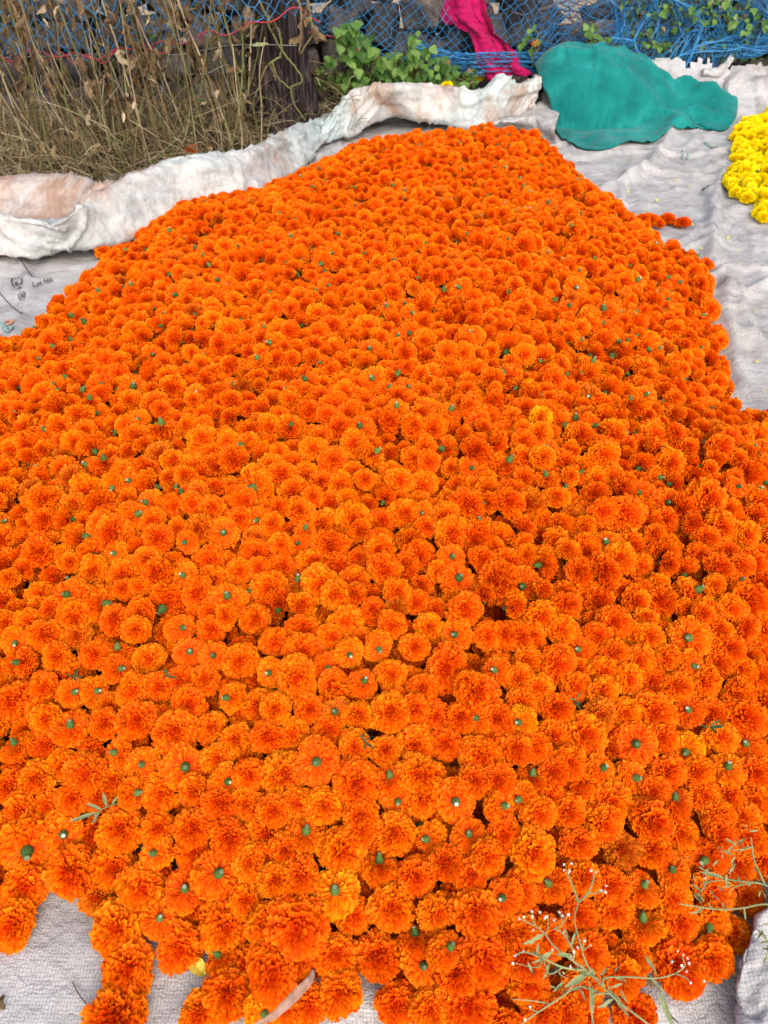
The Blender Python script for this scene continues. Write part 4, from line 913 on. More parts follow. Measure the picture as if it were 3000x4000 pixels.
# ------------------------------------------------------------------ nets
def lattice(name, fn, nu, nv, thick, parent, mat, seed=0, jit=0.18):
    """diamond mesh: fn(u, v in cells) -> point"""
    R = random.Random(seed); idx = {}; V = []; E = []; Fq = []
    def vid(i, j):
        if (i, j) not in idx:
            idx[(i, j)] = len(V); V.append(fn(i + R.gauss(0, jit), j + R.gauss(0, jit)))
        return idx[(i, j)]
    for j in range(0, nv):
        for i in range(0, nu):
            if (i + j) % 2 == 0:
                Fq.append((vid(i, j - 1), vid(i + 1, j), vid(i, j + 1), vid(i - 1, j)))
    me = bpy.data.meshes.new(name); me.from_pydata([tuple(v) for v in V], [], Fq); me.materials.append(mat)
    o = link(bpy.data.objects.new(name, me), parent)
    md = o.modifiers.new('w', 'WIREFRAME'); md.thickness = thick; md.use_even_offset = False; md.use_replace = True
    return o
netL = empty('bird_net', (-1.2, 4.4, 0)); tag(netL, 'blue diamond netting with red edge cord hanging behind the dry weeds', 'net')
NB = [(-300, 215), (0, 205), (150, 185), (300, 205), (500, 180), (640, 150), (800, 120), (940, 95), (1050, 48), (1180, 22), (1260, 70)]
def net_left_bottom(px):
    xs = [a for a, b in NB]; ys = [b for a, b in NB]; return float(np.interp(px, xs, ys))
def fL(u, v):
    px = -250 + u * 24.0; t = v / 20.0
    yb = net_left_bottom(px); y = 3.84 + 0.40 * max(0, px / 1200) + 0.03 * math.sin(px * .012) - (0.06 if px > 950 else 0)
    b = PY(px, yb, y); x = b.x + .02 * (float(vnoise(u * .2, v * .2, 3)) - .5)
    z = b.z + t * 0.62 + 0.02 * (float(vnoise(u * .3, v * .3, 5)) - .5)
    return (x + 1.2, y + 0.06 * t + .03 * (float(vnoise(u * .2, v * .25, 6)) - .5) - 4.4, z)
lattice('mesh', fL, 63, 20, 0.0052, netL, M['net'], 1, .2)
cord = [fL(u, -0.6 + 0.4 * math.sin(u * .9)) for u in np.arange(0, 63, .5)]
V_, F_ = tube_geo(cord, 0.0028, 5); mesh_obj('edge_cord', V_, F_, M['red_cord'], netL)
cord = [fL(u, -1.0 + 0.7 * math.sin(u * 1.3 + 1)) for u in np.arange(0, 45, .5)]
V_, F_ = tube_geo(cord, 0.0022, 5); mesh_obj('edge_cord', V_, F_, M['red_cord'], netL)

netR = empty('bird_net', (0.9, 5.0, 0)); tag(netR, 'long blue netting slumped over the stones from the stump to the right', 'net')
RB = [(1200, 110), (1280, 150), (1400, 195), (1560, 235), (1700, 262), (1850, 285), (2000, 297), (2150, 285), (2300, 262), (2500, 262), (2650, 250), (2800, 235), (2950, 210), (3150, 190)]
def mk_fR(seed, off, chaos, cw, x0):
    def f(u, v):
        px = x0 + u * cw; t = v / 26.0
        yb = float(np.interp(px, [a for a, b in RB], [b for a, b in RB])) + 10 * math.sin(px * .03 + seed)
        wob = (float(vnoise(u * .11 + seed, v * .12, seed)) - .5); wob2 = (float(vnoise(u * .16 + 9, v * .15 + seed, seed + 3)) - .5)
        px2 = px + chaos * 260 * wob
        ybot = wall_y(PY(px, yb, 5).x) - 0.34 - off
        y = ybot + 0.26 * max(0.0, t) ** 0.6 + .05 * wob2
        b = PY(px2, yb, ybot)
        tt = max(0.0, t); z = b.z + 0.70 * (tt ** 1.35) + chaos * .22 * wob2 * (1 - t * .5)
        return (b.x - 0.9, y - 5.0, max(.03, z))
    return f
lattice('mesh', mk_fR(2, 0, .12, 19.0, 1230), 105, 26, 0.0046, netR, M['net'], 5, .22)
lattice('bunched_mesh', mk_fR(5, .03, 1.0, 14.0, 2120), 72, 26, 0.0054, netR, M['net'], 7, .45)
lattice('bunched_mesh', mk_fR(8, .06, 1.4, 13.0, 2300), 66, 24, 0.0054, netR, M['net'], 9, .5)
def low_fold(u, v):
    px = 1640 + u * 15; yb = float(np.interp(px, [a for a, b in RB], [b for a, b in RB]))
    y = wall_y(PY(px, yb, 5).x) - .36 - .02 * math.sin(v)
    b = PY(px, yb + 12 * math.sin(u * .2) - 3.2 * v, y); return (b.x - .9 + .02 * math.sin(v * 1.7 + u * .3), b.y - 5.0 + .02 * math.cos(v * 1.1), b.z)
lattice('bunched_mesh', low_fold, 40, 26, 0.005, netR, M['net'], 11, .5)
cord = [mk_fR(2, 0, .12, 19.0, 1230)(u, -.5) for u in np.arange(-2, 14, .5)]
V_, F_ = tube_geo(cord, 0.0028, 5); mesh_obj('edge_cord', V_, F_, M['red_cord'], netR)
# fence wires near the stump
wr = empty('fence_wire', PY(600, 230, 4.25)); tag(wr, 'thin grey wire running across the weeds and stump', 'wire'); w0 = wr.location
Q = catmull([PY(x, y, 4.24) - w0 for x, y in [(-200, 226), (0, 225), (300, 215), (520, 208), (700, 212), (880, 180), (1000, 174), (1160, 178)]], 8)
V_, F_ = tube_geo(Q, .0016, 4); mesh_obj('strand', V_, F_, M['wire'], wr)
Q = catmull([PY(x, y, 4.2) - w0 for x, y in [(740, 290), (810, 285), (860, 262), (890, 252)]], 8)
V_, F_ = tube_geo(Q, .0022, 4); mesh_obj('strand', V_, F_, M['wire'], wr)

# ------------------------------------------------------------------ magenta cloth on the net
def magenta():
    L = [(1685, -60), (1705, 10), (1735, 62), (1785, 88), (1835, 135), (1855, 200), (1872, 262), (1925, 292)]
    Rr = [(1882, -60), (1898, 10), (1920, 75), (1945, 130), (1992, 180), (2025, 225), (2040, 262), (2085, 292)]
    root = empty('magenta_cloth', PY(1900, 290, 5.0)); o0 = root.location; tag(root, 'bright magenta cloth strip hanging behind the blue net', 'cloth')
    rows = []
    for i, (a, b) in enumerate(zip(L, Rr)):
        y = 5.16 - 0.05 * i ** 0.8
        y = wall_y(PY(a[0], a[1], 5.1).x) - .10 - .036 * i
        A = PY(a[0], a[1], y); B = PY(b[0], b[1], y); r = []
        for k in range(9):
            t = k / 8; p = A.lerp(B, t); p.y += 0.028 * math.sin(t * 9 + i * .5) + .012 * math.sin(t * 21 + i); r.append(p)
        rows.append(r)
    o = patch('drape', rows, 8, 4, M['magenta'], root, 0.012, 63, 0.014, origin=o0)
    y = wall_y(0.8) - .36
    P = [[PY(1898, 280, y), PY(1915, 284, y - .02), PY(1932, 280, y)], [PY(1894, 300, y), PY(1914, 302, y - .03), PY(1934, 300, y)], [PY(1906, 315, y), PY(1918, 318, y - .02), PY(1932, 315, y)]]
    patch('knot', P, 6, 5, M['magenta'], root, 0.006, 64, 0.004, origin=o0)
magenta()

# ------------------------------------------------------------------ leaves and weeds
def leaf_mesh(name, mat, shape='ovate', seed=0):
    R = random.Random(seed); n = 8; V = []; F = []
    for i in range(n + 1):
        t = i / n
        w = {'ovate': 0.48 * math.sin(math.pi * min(1, t ** 0.62)) ** 0.8 if 0 < t < 1 else 0, 'lance': 0.10 * math.sin(math.pi * t) ** 0.8 if 0 < t < 1 else 0}[shape]
        z = -0.22 * t * t + 0.03 * math.sin(t * 9 + seed)
        for k, s in enumerate((-1, -.5, 0, .5, 1)):
            ww = w * s * (1 + 0.12 * R.uniform(-1, 1))
            V.append((ww, t, z + 0.13 * abs(s) * w * 1.6 + (0.04 * R.uniform(-1, 1) if abs(s) == 1 else 0)))
    for i in range(n):
        for k in range(4): a = i * 5 + k; F.append((a, a + 1, a + 6, a + 5))
    me = bpy.data.meshes.new(name); me.from_pydata(V, [], F); me.materials.append(mat); me.polygons.foreach_set('use_smooth', np.ones(len(F), dtype=bool)); return me
LEAF = [leaf_mesh('leaf', M['leaf'], 'ovate', s) for s in range(4)]
LANCE = [leaf_mesh('leaf', M['weed_stem'], 'lance', s) for s in range(3)]
LANCE_D = [leaf_mesh('leaf', M['leaf_dark'], 'lance', s) for s in range(3)]
LANCE_G = [leaf_mesh('leaf', M['leaf'], 'lance', s) for s in range(3)]
def crumpled(seed):
    R = random.Random(seed); V = []; F = []; n = 7
    for i in range(n + 1):
        t = i / n; w = .22 * math.sin(math.pi * (0.12 + .8 * t)) * R.uniform(.7, 1.2)
        cx = .10 * math.sin(t * 5 + seed); cy = .10 * math.cos(t * 4 + seed * 2)
        for k in range(5):
            a = -1.4 + 2.8 * k / 4 + t * R.uniform(-.3, .5)
            V.append((cx + w * math.sin(a) + R.uniform(-.04, .04), cy + w * math.cos(a) * .7 + R.uniform(-.05, .05), -t))
    for i in range(n):
        for k in range(4): a = i * 5 + k; F.append((a, a + 1, a + 6, a + 5))
    me = bpy.data.meshes.new('leaf'); me.from_pydata(V, [], F); me.materials.append(M['dead_leaf']); return me
CRUM = [crumpled(s) for s in range(7)]
def put_leaf(me, loc, size, rot, parent, name='leaf'):
    o = link(bpy.data.objects.new(name, me), parent); o.location = loc; o.scale = (size, size, size); o.rotation_euler = rot; return o

# green leafy plant by the wall
def green_plant(label, base_px, by, blobs, nleaf, smin, smax, seed):
    R = random.Random(seed); b = PZ(base_px[0], base_px[1], .1); b = PY(base_px[0], base_px[1], by)
    root = empty('leafy_weed', b); tag(root, label, 'plant', 'green weeds in front of the stone wall'); tips = []
    for (cx, cy, rx, ry, wgt) in blobs:
        for _ in range(int(nleaf * wgt)):
            a = R.uniform(0, 6.28); q = math.sqrt(R.random())
            p = PY(cx + rx * q * math.cos(a), cy + ry * q * math.sin(a), by + R.uniform(-.16, .10)) - b
            put_leaf(R.choice(LEAF), p, R.uniform(smin, smax), (R.uniform(-1.25, -.25), R.gauss(0, .35), R.uniform(2.2, 4.1)), root); tips.append(p)
    mb = MB()
    for p in tips[::4]:
        mid = p * .55 + Vector((R.gauss(0, .02), R.gauss(0, .02), .02))
        Q = catmull([Vector((p.x * .25, p.y * .2, -.06)), mid, p], 5); V, F = tube_geo(Q, np.linspace(.004, .0018, len(Q)), 5); mb.add(V, F)
    o = mb.build('stem', M['olive'], root); o['kind'] = 'stuff'
green_plant('tall bright green leafy plant climbing beside the brown stone', (1420, 330), 4.88, [(1390, 120, 80, 45, .22), (1360, 190, 55, 60, .2), (1430, 230, 70, 60, .28), (1390, 310, 60, 40, .3)], 120, .038, .068, 1)
green_plant('low spreading green plant along the rolled white edge', (1590, 335), 4.86, [(1540, 260, 70, 60, .3), (1640, 210, 60, 40, .22), (1620, 290, 90, 40, .35), (1630, 145, 25, 25, .06)], 130, .034, .06, 2)
green_plant('small green plant tuft nearest the magenta cloth', (1750, 335), 4.88, [(1730, 270, 60, 55, .6), (1800, 330, 25, 25, .15), (1700, 320, 60, 25, .25)], 70, .03, .055, 3)
green_plant('tiny green seedling beside the dark stump', (1285, 250), 4.7, [(1280, 225, 25, 30, 1.0)], 9, .035, .05, 4)
green_plant('small green sprig against the grey stone right of magenta cloth', (2090, 200), 5.0, [(2095, 150, 30, 60, .7), (2040, 160, 15, 35, .3)], 14, .025, .045, 5)
green_plant('ferny green weed above the teal bundle', (2330, 170), 5.14, [(2310, 120, 35, 30, .5), (2350, 160, 45, 30, .5)], 26, .025, .045, 6)
R8 = random.Random(88)
for i, (cx, cy, rx, ry, n, lab) in enumerate([(2520, 150, 110, 50, 30, 'green weed tangled in netting right above the teal bundle'), (2640, 60, 120, 60, 40, 'leafy weed behind bunched netting at the top edge'), (2800, 50, 120, 55, 46, 'bushy weed behind netting near the top right'), (2940, 100, 90, 70, 44, 'bushy green weed in the far right corner'), (2830, 190, 100, 40, 30, 'broad leaved weed just behind the torn white sheet'), (2560, 230, 70, 30, 16, 'low weed between the teal bundle and netting')]):
    green_plant(lab, (cx, cy + ry), 5.26 + .05 * (i % 3), [(cx, cy, rx, ry, 1.0)], n, .025, .05, 20 + i)
o = PY(2960, 10, 5.6)

# dark foliage mass low behind the net on the right (uncountable)
def foliage_mass():
    R = random.Random(5); V = []; F = []; mi = []
    def blade(p, s):
        a = R.uniform(0, 6.28); d = Vector((math.cos(a) * .8, -abs(R.gauss(.3, .4)), R.uniform(-.2, .9))).normalized(); sd = d.cross(Vector((R.gauss(0, 1), R.gauss(0, 1), R.gauss(0, 1)))).normalized()
        o = len(V); w = s * R.uniform(.25, .45); V.extend([tuple(p), tuple(p + d * s * .5 + sd * w), tuple(p + d * s), tuple(p + d * s * .5 - sd * w)]); F.append((o, o + 1, o + 2, o + 3)); mi.append(R.choice([0, 0, 1, 2]))
    for _ in range(2600):
        px = R.uniform(2420, 3150); py = R.uniform(-120, 250)
        if py > 250 - (px - 2420) * .02: continue
        x = PY(px, py, 5.2).x; blade(PY(px, py, wall_y(x) - R.uniform(-.02, .26)), R.uniform(.018, .05))
    for _ in range(1300):
        px = R.uniform(1230, 1860); py = 350 - abs(R.gauss(0, 40))
        blade(PY(px, py, 4.92 + R.uniform(-.1, .16)), R.uniform(.018, .04))
    o = mesh_obj('low_foliage', V, F, None, None, True, mats=[M['leaf'], M['leaf_dark'], M['straw']], midx=mi)
    tag(o, 'small leaves of mixed low weeds under the netting', 'weeds', kind='stuff')
foliage_mass()

# dry branches lying over the wall on the right
BR = [('long bare stick leaning across stones above the teal bundle', [(2460, 0), (2420, 60), (2350, 130), (2285, 182)], 8), ('thick dry branch along the wall top beside pale field', [(2060, 60), (2160, 20), (2260, -15), (2330, -50)], 11), ('forked dry branch against the pale field', [(2150, 30), (2230, 45), (2330, 40), (2420, 20), (2520, 30)], 7), ('thin dry twig under the forked branch', [(2180, 75), (2260, 70), (2330, 95), (2430, 80)], 5), ('brown stick poking through the bunched netting', [(2430, 95), (2520, 90), (2620, 118), (2740, 150)], 7), ('stick lying low under the ferny weed', [(2350, 182), (2420, 172), (2500, 158), (2570, 140)], 6), ('bent twig at the top centre', [(2000, 45), (2090, 70), (2150, 62), (2240, 20)], 6), ('dry stem rising at top right', [(2700, 130), (2720, 60), (2735, -30)], 5), ('thin crooked twig beside the wall gap', [(2100, -10), (2140, 40), (2200, 62), (2290, 55)], 4)]
for lab, pts, w in BR:
    P = [PY(x, y, wall_y(PY(x, y, 5.2).x) - .10 - .03 * rs.random()) for x, y in pts]; o0 = P[0]; k = (o0 - CP).dot(FW) / FPX
    Q = catmull([p - o0 for p in P], 8); Q += np.random.normal(0, .004, Q.shape)
    V_, F_ = tube_geo(Q, np.linspace(w * k * .55, w * k * .3, len(Q)), 6); o = mesh_obj('dry_branch', V_, F_, M['branch']); o.location = o0; tag(o, lab, 'branch', 'dry branches on the wall')
mb = MB()
for _ in range(90):
    px = rs.uniform(2040, 2900); py = rs.uniform(-40, 130); y = wall_y(PY(px, py, 5.2).x) + rs.uniform(-.12, .15); a = PY(px, py, y); d = Vector((rs.gauss(0, 1), rs.gauss(0, .3), rs.gauss(0, .5))).normalized() * rs.uniform(.08, .3)
    Q = catmull([a, a + d * .5 + Vector((0, 0, rs.gauss(0, .03))), a + d], 3); V_, F_ = tube_geo(Q, rs.uniform(.0015, .004), 4); mb.add(V_, F_)
tag(mb.build('twig_tangle', M['branch']), 'tangle of fine dry twigs on the wall top', 'twigs', kind='stuff')

# ---- dry weeds on the left
def fold_y(px):   # how far back the rolled edge reaches at this column
    return float(np.interp(px, [-300, 0, 300, 600, 900, 1100, 1300], [3.28, 3.25, 3.28, 3.5, 3.62, 3.85, 4.4]))
def stalk_curve(base, h, lean, R, n=7):
    pts = []; x, y = 0, 0; ax, ay = lean
    for i in range(n):
        t = i / (n - 1); pts.append(base + Vector((ax * t + .02 * math.sin(t * 5 + base.x * 9) * R.uniform(.4, 1.2), ay * t, h * t)))
    return catmull(pts, 3)
SW = [(60, 'far left'), (150, ''), (235, ''), (330, ''), (415, ''), (480, ''), (540, ''), (600, ''), (660, ''), (735, ''), (800, ''), (850, ''), (905, ''), (960, '')]
R9 = random.Random(99)
for i, (px, _) in enumerate(SW):
    y = fold_y(px) + R9.uniform(.25, .55); z0 = .02; b = Vector((PY(px, 500, y).x, y, z0))
    root = empty('dry_stalk', b)
    w = 'leftmost' if i == 0 else ('rightmost, nearest the stump' if i == len(SW) - 1 else (f"{ORD[i]} from the left" if i < 7 else f"{ORD[len(SW) - 1 - i]} counting from the stump"))
    tag(root, f"tall dry weed stalk with withered leaves, {w}", 'dry weed', 'tall dry weed stalks left of the stump')
    h = R9.uniform(.72, .95); Q = stalk_curve(Vector((0, 0, 0)), h, (R9.gauss(-.05, .08), R9.uniform(-.05, .1)), R9)
    V_, F_ = tube_geo(Q, np.linspace(.0055, .0028, len(Q)), 6); mesh_obj('stem', V_, F_, M['straw_pale'] if i % 3 == 0 else M['olive'] if i % 3 == 1 else M['straw'], root)
    for k in range(R9.randint(7, 13)):
        t = R9.uniform(.25, 1.0) ** .7; q = Vector(Q[int(t * (len(Q) - 1))])
        put_leaf(R9.choice(CRUM), q + Vector((R9.gauss(0, .015), R9.gauss(0, .015), 0)), R9.uniform(.04, .10), (R9.gauss(0, .35), R9.gauss(0, .35), R9.uniform(0, 6.28)), root)
def dry_mass():
    R = random.Random(17); mb = MB()
    for _ in range(330):      # upright stems
        px = R.uniform(-350, 1010); y = fold_y(px) + R.uniform(.12, .95); x = PY(px, 400, y).x
        h = R.uniform(.25, .95) * (1 if R.random() < .7 else .5)
        Q = stalk_curve(Vector((x, y, .0)), h, (R.gauss(-.03, .14), R.gauss(0, .1)), R, 5); r = R.uniform(.0014, .0045)
        V, F = tube_geo(Q, np.linspace(r, r * .5, len(Q)), 4, False); mb.add(V, F, R.choice([0, 0, 0, 0, 1, 1, 2, 2]))
    for _ in range(1500):      # tangled thatch near the ground
        px = R.uniform(-350, 1040); y = fold_y(px) + R.uniform(.02, .85); x = PY(px, 500, y).x; z = abs(R.gauss(.0, .10)) + .01
        a = R.uniform(0, 6.28); L = R.uniform(.08, .38); d = Vector((math.cos(a), math.sin(a) * .6, R.gauss(.15, .35))) * L; p = Vector((x, y, z))
        Q = catmull([p, p + d * .5 + Vector((R.gauss(0, .03), R.gauss(0, .03), R.uniform(0, .06))), p + d], 3); Q[:, 2] = np.maximum(Q[:, 2], .005); r = R.uniform(.0009, .0026)
        V, F = tube_geo(Q, np.linspace(r, r * .4, len(Q)), 3, False); mb.add(V, F, R.choice([0, 0, 1, 1, 2, 3]))
    for _ in range(650):      # withered leaf scraps
        px = R.uniform(-350, 1050); y = fold_y(px) + R.uniform(.08, .85); x = PY(px, 500, y).x; z = R.uniform(0, 1) ** 1.6 * .75 + .02; s = R.uniform(.012, .045)
        me = R.choice(CRUM); E_ = Euler((R.gauss(0, .6), R.gauss(0, .6), R.uniform(0, 6.28))).to_matrix() * (s * 1.5); p = Vector((x, y, z + s))
        mb.add([p + E_ @ v.co for v in me.vertices], [tuple(f.vertices) for f in me.polygons], 4 if R.random() < .04 else R.choice([3, 3, 3, 0, 1]))
    for _ in range(360):      # scraps around the stump foot
        px = R.uniform(1000, 1420); y = 4.35 + R.uniform(-.1, .4); x = PY(px, 480, y).x; a = R.uniform(0, 6.28); L = R.uniform(.05, .2); p = Vector((x, y - (.15 if 1010 < px < 1200 else 0), abs(R.gauss(.02, .1)))); d = Vector((math.cos(a), .3 * math.sin(a), R.uniform(-.2, .8))) * L
        Q = catmull([p, p + d * .5 + Vector((0, 0, .02)), p + d], 3); V, F = tube_geo(Q, R.uniform(.0008, .002), 3, False); mb.add(V, F, R.choice([0, 1, 2, 3]))
    o = mb.build('dry_weeds', [M['straw'], M['straw_pale'], M['olive'], M['dead_leaf'], M['leaf']]); tag(o, 'thick tangle of dry brown weeds and straw left of the stump', 'weeds', kind='stuff')
dry_mass()
# vines hanging over the stump
def tpx(x, y): return (700 + x / 2.37, y / 2.37)
VN = [('long pale vine looping down the front of the stump', [(740, 0), (830, 180), (920, 280), (945, 400), (935, 520), (860, 570), (790, 650), (740, 790), (695, 920), (690, 1020), (710, 1190)], M['olive'], 0),
      ('crooked vine branching across the right of the stump', [(830, 150), (835, 250), (960, 480), (1080, 630), (1140, 750), (1050, 800), (1035, 830), (1060, 960), (1165, 1110)], M['olive'], 0),
      ('short vine joining the two stump vines', [(860, 575), (920, 730), (1035, 825)], M['olive'], 0),
      ('green shoot with pale leaves on the left of the stump', [(560, 1060), (575, 800), (590, 560), (580, 270)], M['weed_stem'], 8),
      ('wilting yellow shoot beside the leafy stump shoot', [(640, 860), (650, 600), (660, 400), (668, 180)], M['straw_pale'], 7),
      ('dry vine hanging right of the stump with brown leaves', [(1190, 0), (1215, 160), (1230, 320), (1170, 420), (1120, 505)], M['olive'], 4),
      ('brown stem hanging along the right side of stump', [(1100, 0), (1130, 120), (1125, 300), (1115, 480)], M['straw'], 2)]
for vi, (lab, pts, m, nl) in enumerate(VN):
    P = [PY(*tpx(x, y), 4.20 - .01 * vi) for x, y in pts]; o0 = P[-1] if P[-1].z < P[0].z else P[0]
    root = empty('vine', o0); tag(root, lab, 'vine', 'vines over the stump'); Q = catmull([p - o0 for p in P], 6); Q += np.random.normal(0, .0015, Q.shape)
    V_, F_ = tube_geo(Q, np.linspace(.0055, .0038, len(Q)), 6); mesh_obj('stem', V_, F_, m, root)
    for k in range(nl):
        q = Vector(Q[rs.randrange(len(Q))]); big = vi in (3, 4)
        put_leaf(rs.choice(LANCE if big else CRUM), q, rs.uniform(.05, .10), (rs.uniform(-.6, .9), rs.gauss(0, .5), rs.uniform(0, 6.28)), root)
for lab, px, py, s in [('crumpled pale brown leaf caught at the net edge above the stump', 975, 35, .13), ('hanging brown leaf at the top of the stump', 1058, 55, .09), ('orange brown dry leaf in the middle of the stump', 1066, 265, .07), ('curled dry leaf hanging right of stump top', 1202, 20, .09), ('withered leaf bunch left of the stump', 840, 40, .16), ('pale withered leaf low beside the stump', 895, 270, .10)]:
    o = bpy.data.objects.new('dry_leaf', rs.choice(CRUM)); link(o); o.location = PY(px, py - 15, 4.18); o.scale = (s, s, s); o.rotation_euler = (rs.gauss(0, .2), rs.gauss(0, .2), rs.uniform(0, 6)); tag(o, lab, 'dry leaf', 'dry leaves around the stump')
# flowers dropped at the back
for lab, px, py, z, y, c in [('orange petal clump dropped among the weeds behind the roll', 748, 588, .06, None, 0), ('yellow marigold lying beside the magenta knot', 1873, 300, .17, None, 1), ('yellow marigold dropped at the foot of the green plant', 1742, 338, .19, None, 1), ('small orange flower against the grey stone', 2088, 172, .35, 5.0, 0), ('small yellow flower caught under the netting', 2622, 268, .3, 5.12, 1)]:
    p = PZ(px, py, z) if y is None else PY(px, py, y)
    f = dict(p=p, r=.034 if px not in (2088, 2622) else .02, ax=Vector((.1, -.5, 1)).normalized(), spin=1, var=1, kind='f'); make_flower(f, lab, None, 'marigold', PETALS_Y if c else PETALS, 'yellow_marigold' if c else 'marigold')

# ------------------------------------------------------------------ foreground weed with tiny white flowers
def t3(x, y): return (2000 + x / 1.659, 3200 + y / 1.659)
def star_mesh():
    V = [(0, 0, .25)]; F = []; n = 10
    for k in range(n): r = .55 if k % 2 else .32; V.append((r * math.cos(6.283 * k / n), r * math.sin(6.283 * k / n), .30 if k % 2 else .1))
    V.append((0, 0, -.35))
    for k in range(n): F.append((0, 1 + k, 1 + (k + 1) % n)); F.append((n + 1, 1 + (k + 1) % n, 1 + k))
    me = bpy.data.meshes.new('flower'); me.from_pydata(V, [], F); me.materials.append(M['white_flower']); return me
STAR = star_mesh()
def fore_weed(label, base, stems, flw, leaves, seed, buds=()):
    R = random.Random(seed); b = PZ(*t3(*base[:2]), base[2]); b.z = 0; root = empty('white_flowered_weed', b); tag(root, label, 'weed')
    for pts in stems:
        P = [PZ(*t3(x, y), z) - b for x, y, z in pts]; Q = catmull(P, 6); r = .0014 if len(pts) > 3 else .0009
        V_, F_ = tube_geo(Q, np.linspace(r, r * .55, len(Q)), 6); mesh_obj('stem', V_, F_, M['weed_stem'], root)
    for x, y, z in flw:
        p = PZ(*t3(x, y), z) - b; o = put_leaf(STAR, p, R.uniform(.0030, .0042), (R.gauss(-.5, .5), R.gauss(0, .5), R.uniform(0, 6)), root, 'flower')
    for x, y, z in buds:
        p = PZ(*t3(x, y), z) - b
        for _ in range(4):
            d = Vector((R.gauss(0, .008), R.gauss(0, .008), R.gauss(0, .006))); put_leaf(R.choice(LANCE), p + d, R.uniform(.009, .016), (R.uniform(-1, 1), R.gauss(0, .6), R.uniform(0, 6.28)), root)
    for x0, y0, x1, y1, z in leaves:
        a = PZ(*t3(x0, y0), z); c = PZ(*t3(x1, y1), z + .01); d = c - a; L = d.length
        o = put_leaf(R.choice(LANCE), a - b, L * .95, (0, 0, 0), root); o.rotation_euler = (R.gauss(.0, .2), R.gauss(0, .5), math.atan2(-d.x, d.y))
fore_weed('wispy weed with tiny white flowers in the near right corner', (1000, 1450, .02),
    [[(1000, 1450, .05), (880, 1327, .09), (700, 1190, .13), (590, 1085, .16), (490, 950, .19), (440, 800, .22), (405, 650, .25), (430, 540, .27)],
     [(430, 540, .27), (400, 450, .285), (370, 380, .30), (355, 340, .31)], [(430, 540, .27), (490, 480, .285), (525, 400, .30), (528, 350, .31)], [(490, 480, .285), (545, 478, .29), (595, 470, .30)],
     [(590, 1085, .16), (480, 980, .18), (390, 915, .19), (270, 820, .21), (215, 745, .23), (150, 690, .25)], [(150, 690, .25), (90, 665, .26), (55, 645, .265)], [(215, 745, .23), (235, 690, .25), (228, 640, .26)], [(150, 690, .25), (132, 650, .26), (130, 605, .27)],
     [(390, 915, .19), (400, 860, .2), (330, 740, .23), (270, 710, .24)], [(270, 710, .24), (325, 680, .25), (310, 610, .26)], [(325, 680, .25), (360, 625, .26)],
     [(490, 950, .19), (455, 850, .21), (470, 790, .22)], [(455, 850, .21), (510, 815, .22)], [(480, 980, .18), (330, 960, .19), (200, 900, .2), (80, 860, .21), (15, 890, .21)], [(200, 900, .2), (160, 960, .2), (10, 930, .2)], [(330, 960, .19), (240, 1000, .19), (200, 880, .21)],
     [(560, 1120, .14), (430, 1085, .15), (300, 1165, .14), (170, 1250, .13), (60, 1325, .12)], [(240, 1195, .13), (120, 1175, .14), (0, 1168, .14)], [(170, 1250, .13), (120, 1230, .14), (115, 1200, .145)],
     [(590, 1085, .16), (600, 1030, .165), (740, 1022, .17), (940, 1030, .17), (1060, 1000, .175)], [(1060, 1000, .175), (1120, 950, .18), (1100, 890, .185)], [(1060, 1000, .175), (1130, 1030, .18), (1155, 1060, .18)], [(700, 1190, .13), (620, 1130, .14), (510, 1160, .14), (530, 1327, .10)], [(500, 1050, .17), (510, 1200, .13), (520, 1330, .1)]],
    [(335, 293, .31), (385, 290, .31), (338, 330, .31), (375, 335, .31), (363, 350, .305), (514, 335, .31), (546, 345, .31), (580, 465, .3), (611, 435, .3), (606, 475, .3), (50, 645, .265), (76, 632, .265), (130, 600, .27), (131, 630, .265), (180, 605, .27), (228, 630, .26), (213, 640, .26), (275, 655, .26), (140, 720, .25), (305, 605, .26), (365, 620, .26), (326, 627, .255), (335, 735, .23), (263, 848, .22), (402, 858, .21), (380, 885, .2), (375, 955, .2), (335, 995, .19), (470, 790, .22), (512, 818, .22), (428, 830, .22), (20, 887, .21), (5, 935, .2), (75, 860, .21), (118, 1215, .145), (85, 1300, .13), (1075, 858, .185), (1110, 880, .185), (1140, 900, .185), (1100, 950, .18), (1132, 990, .18), (1155, 1060, .18), (1245, 1048, .16), (1040, 925, .18), (1150, 935, .18)],
    [(270, 850, 140, 925, .2), (280, 880, 410, 850, .21), (320, 690, 390, 720, .24), (490, 1000, 330, 1080, .17), (430, 1085, 480, 1160, .15), (640, 1090, 720, 1050, .15), (560, 1050, 480, 950, .17), (950, 1110, 1050, 1330, .12), (900, 1030, 1010, 1110, .14), (860, 880, 960, 990, .16), (1090, 1330, 1010, 1190, .1), (440, 1100, 380, 1090, .15), (520, 1080, 530, 1250, .13), (660, 1160, 600, 1240, .13), (700, 1100, 745, 1150, .15), (760, 1290, 640, 1090, .13), (240, 930, 200, 1010, .19), (340, 1050, 290, 1090, .17), (210, 740, 90, 800, .22), (410, 730, 410, 800, .23)], 3,
    buds=[(480, 1010, .17), (560, 1080, .16), (440, 960, .19), (350, 1040, .17), (160, 900, .2), (230, 950, .19), (650, 1080, .15)])
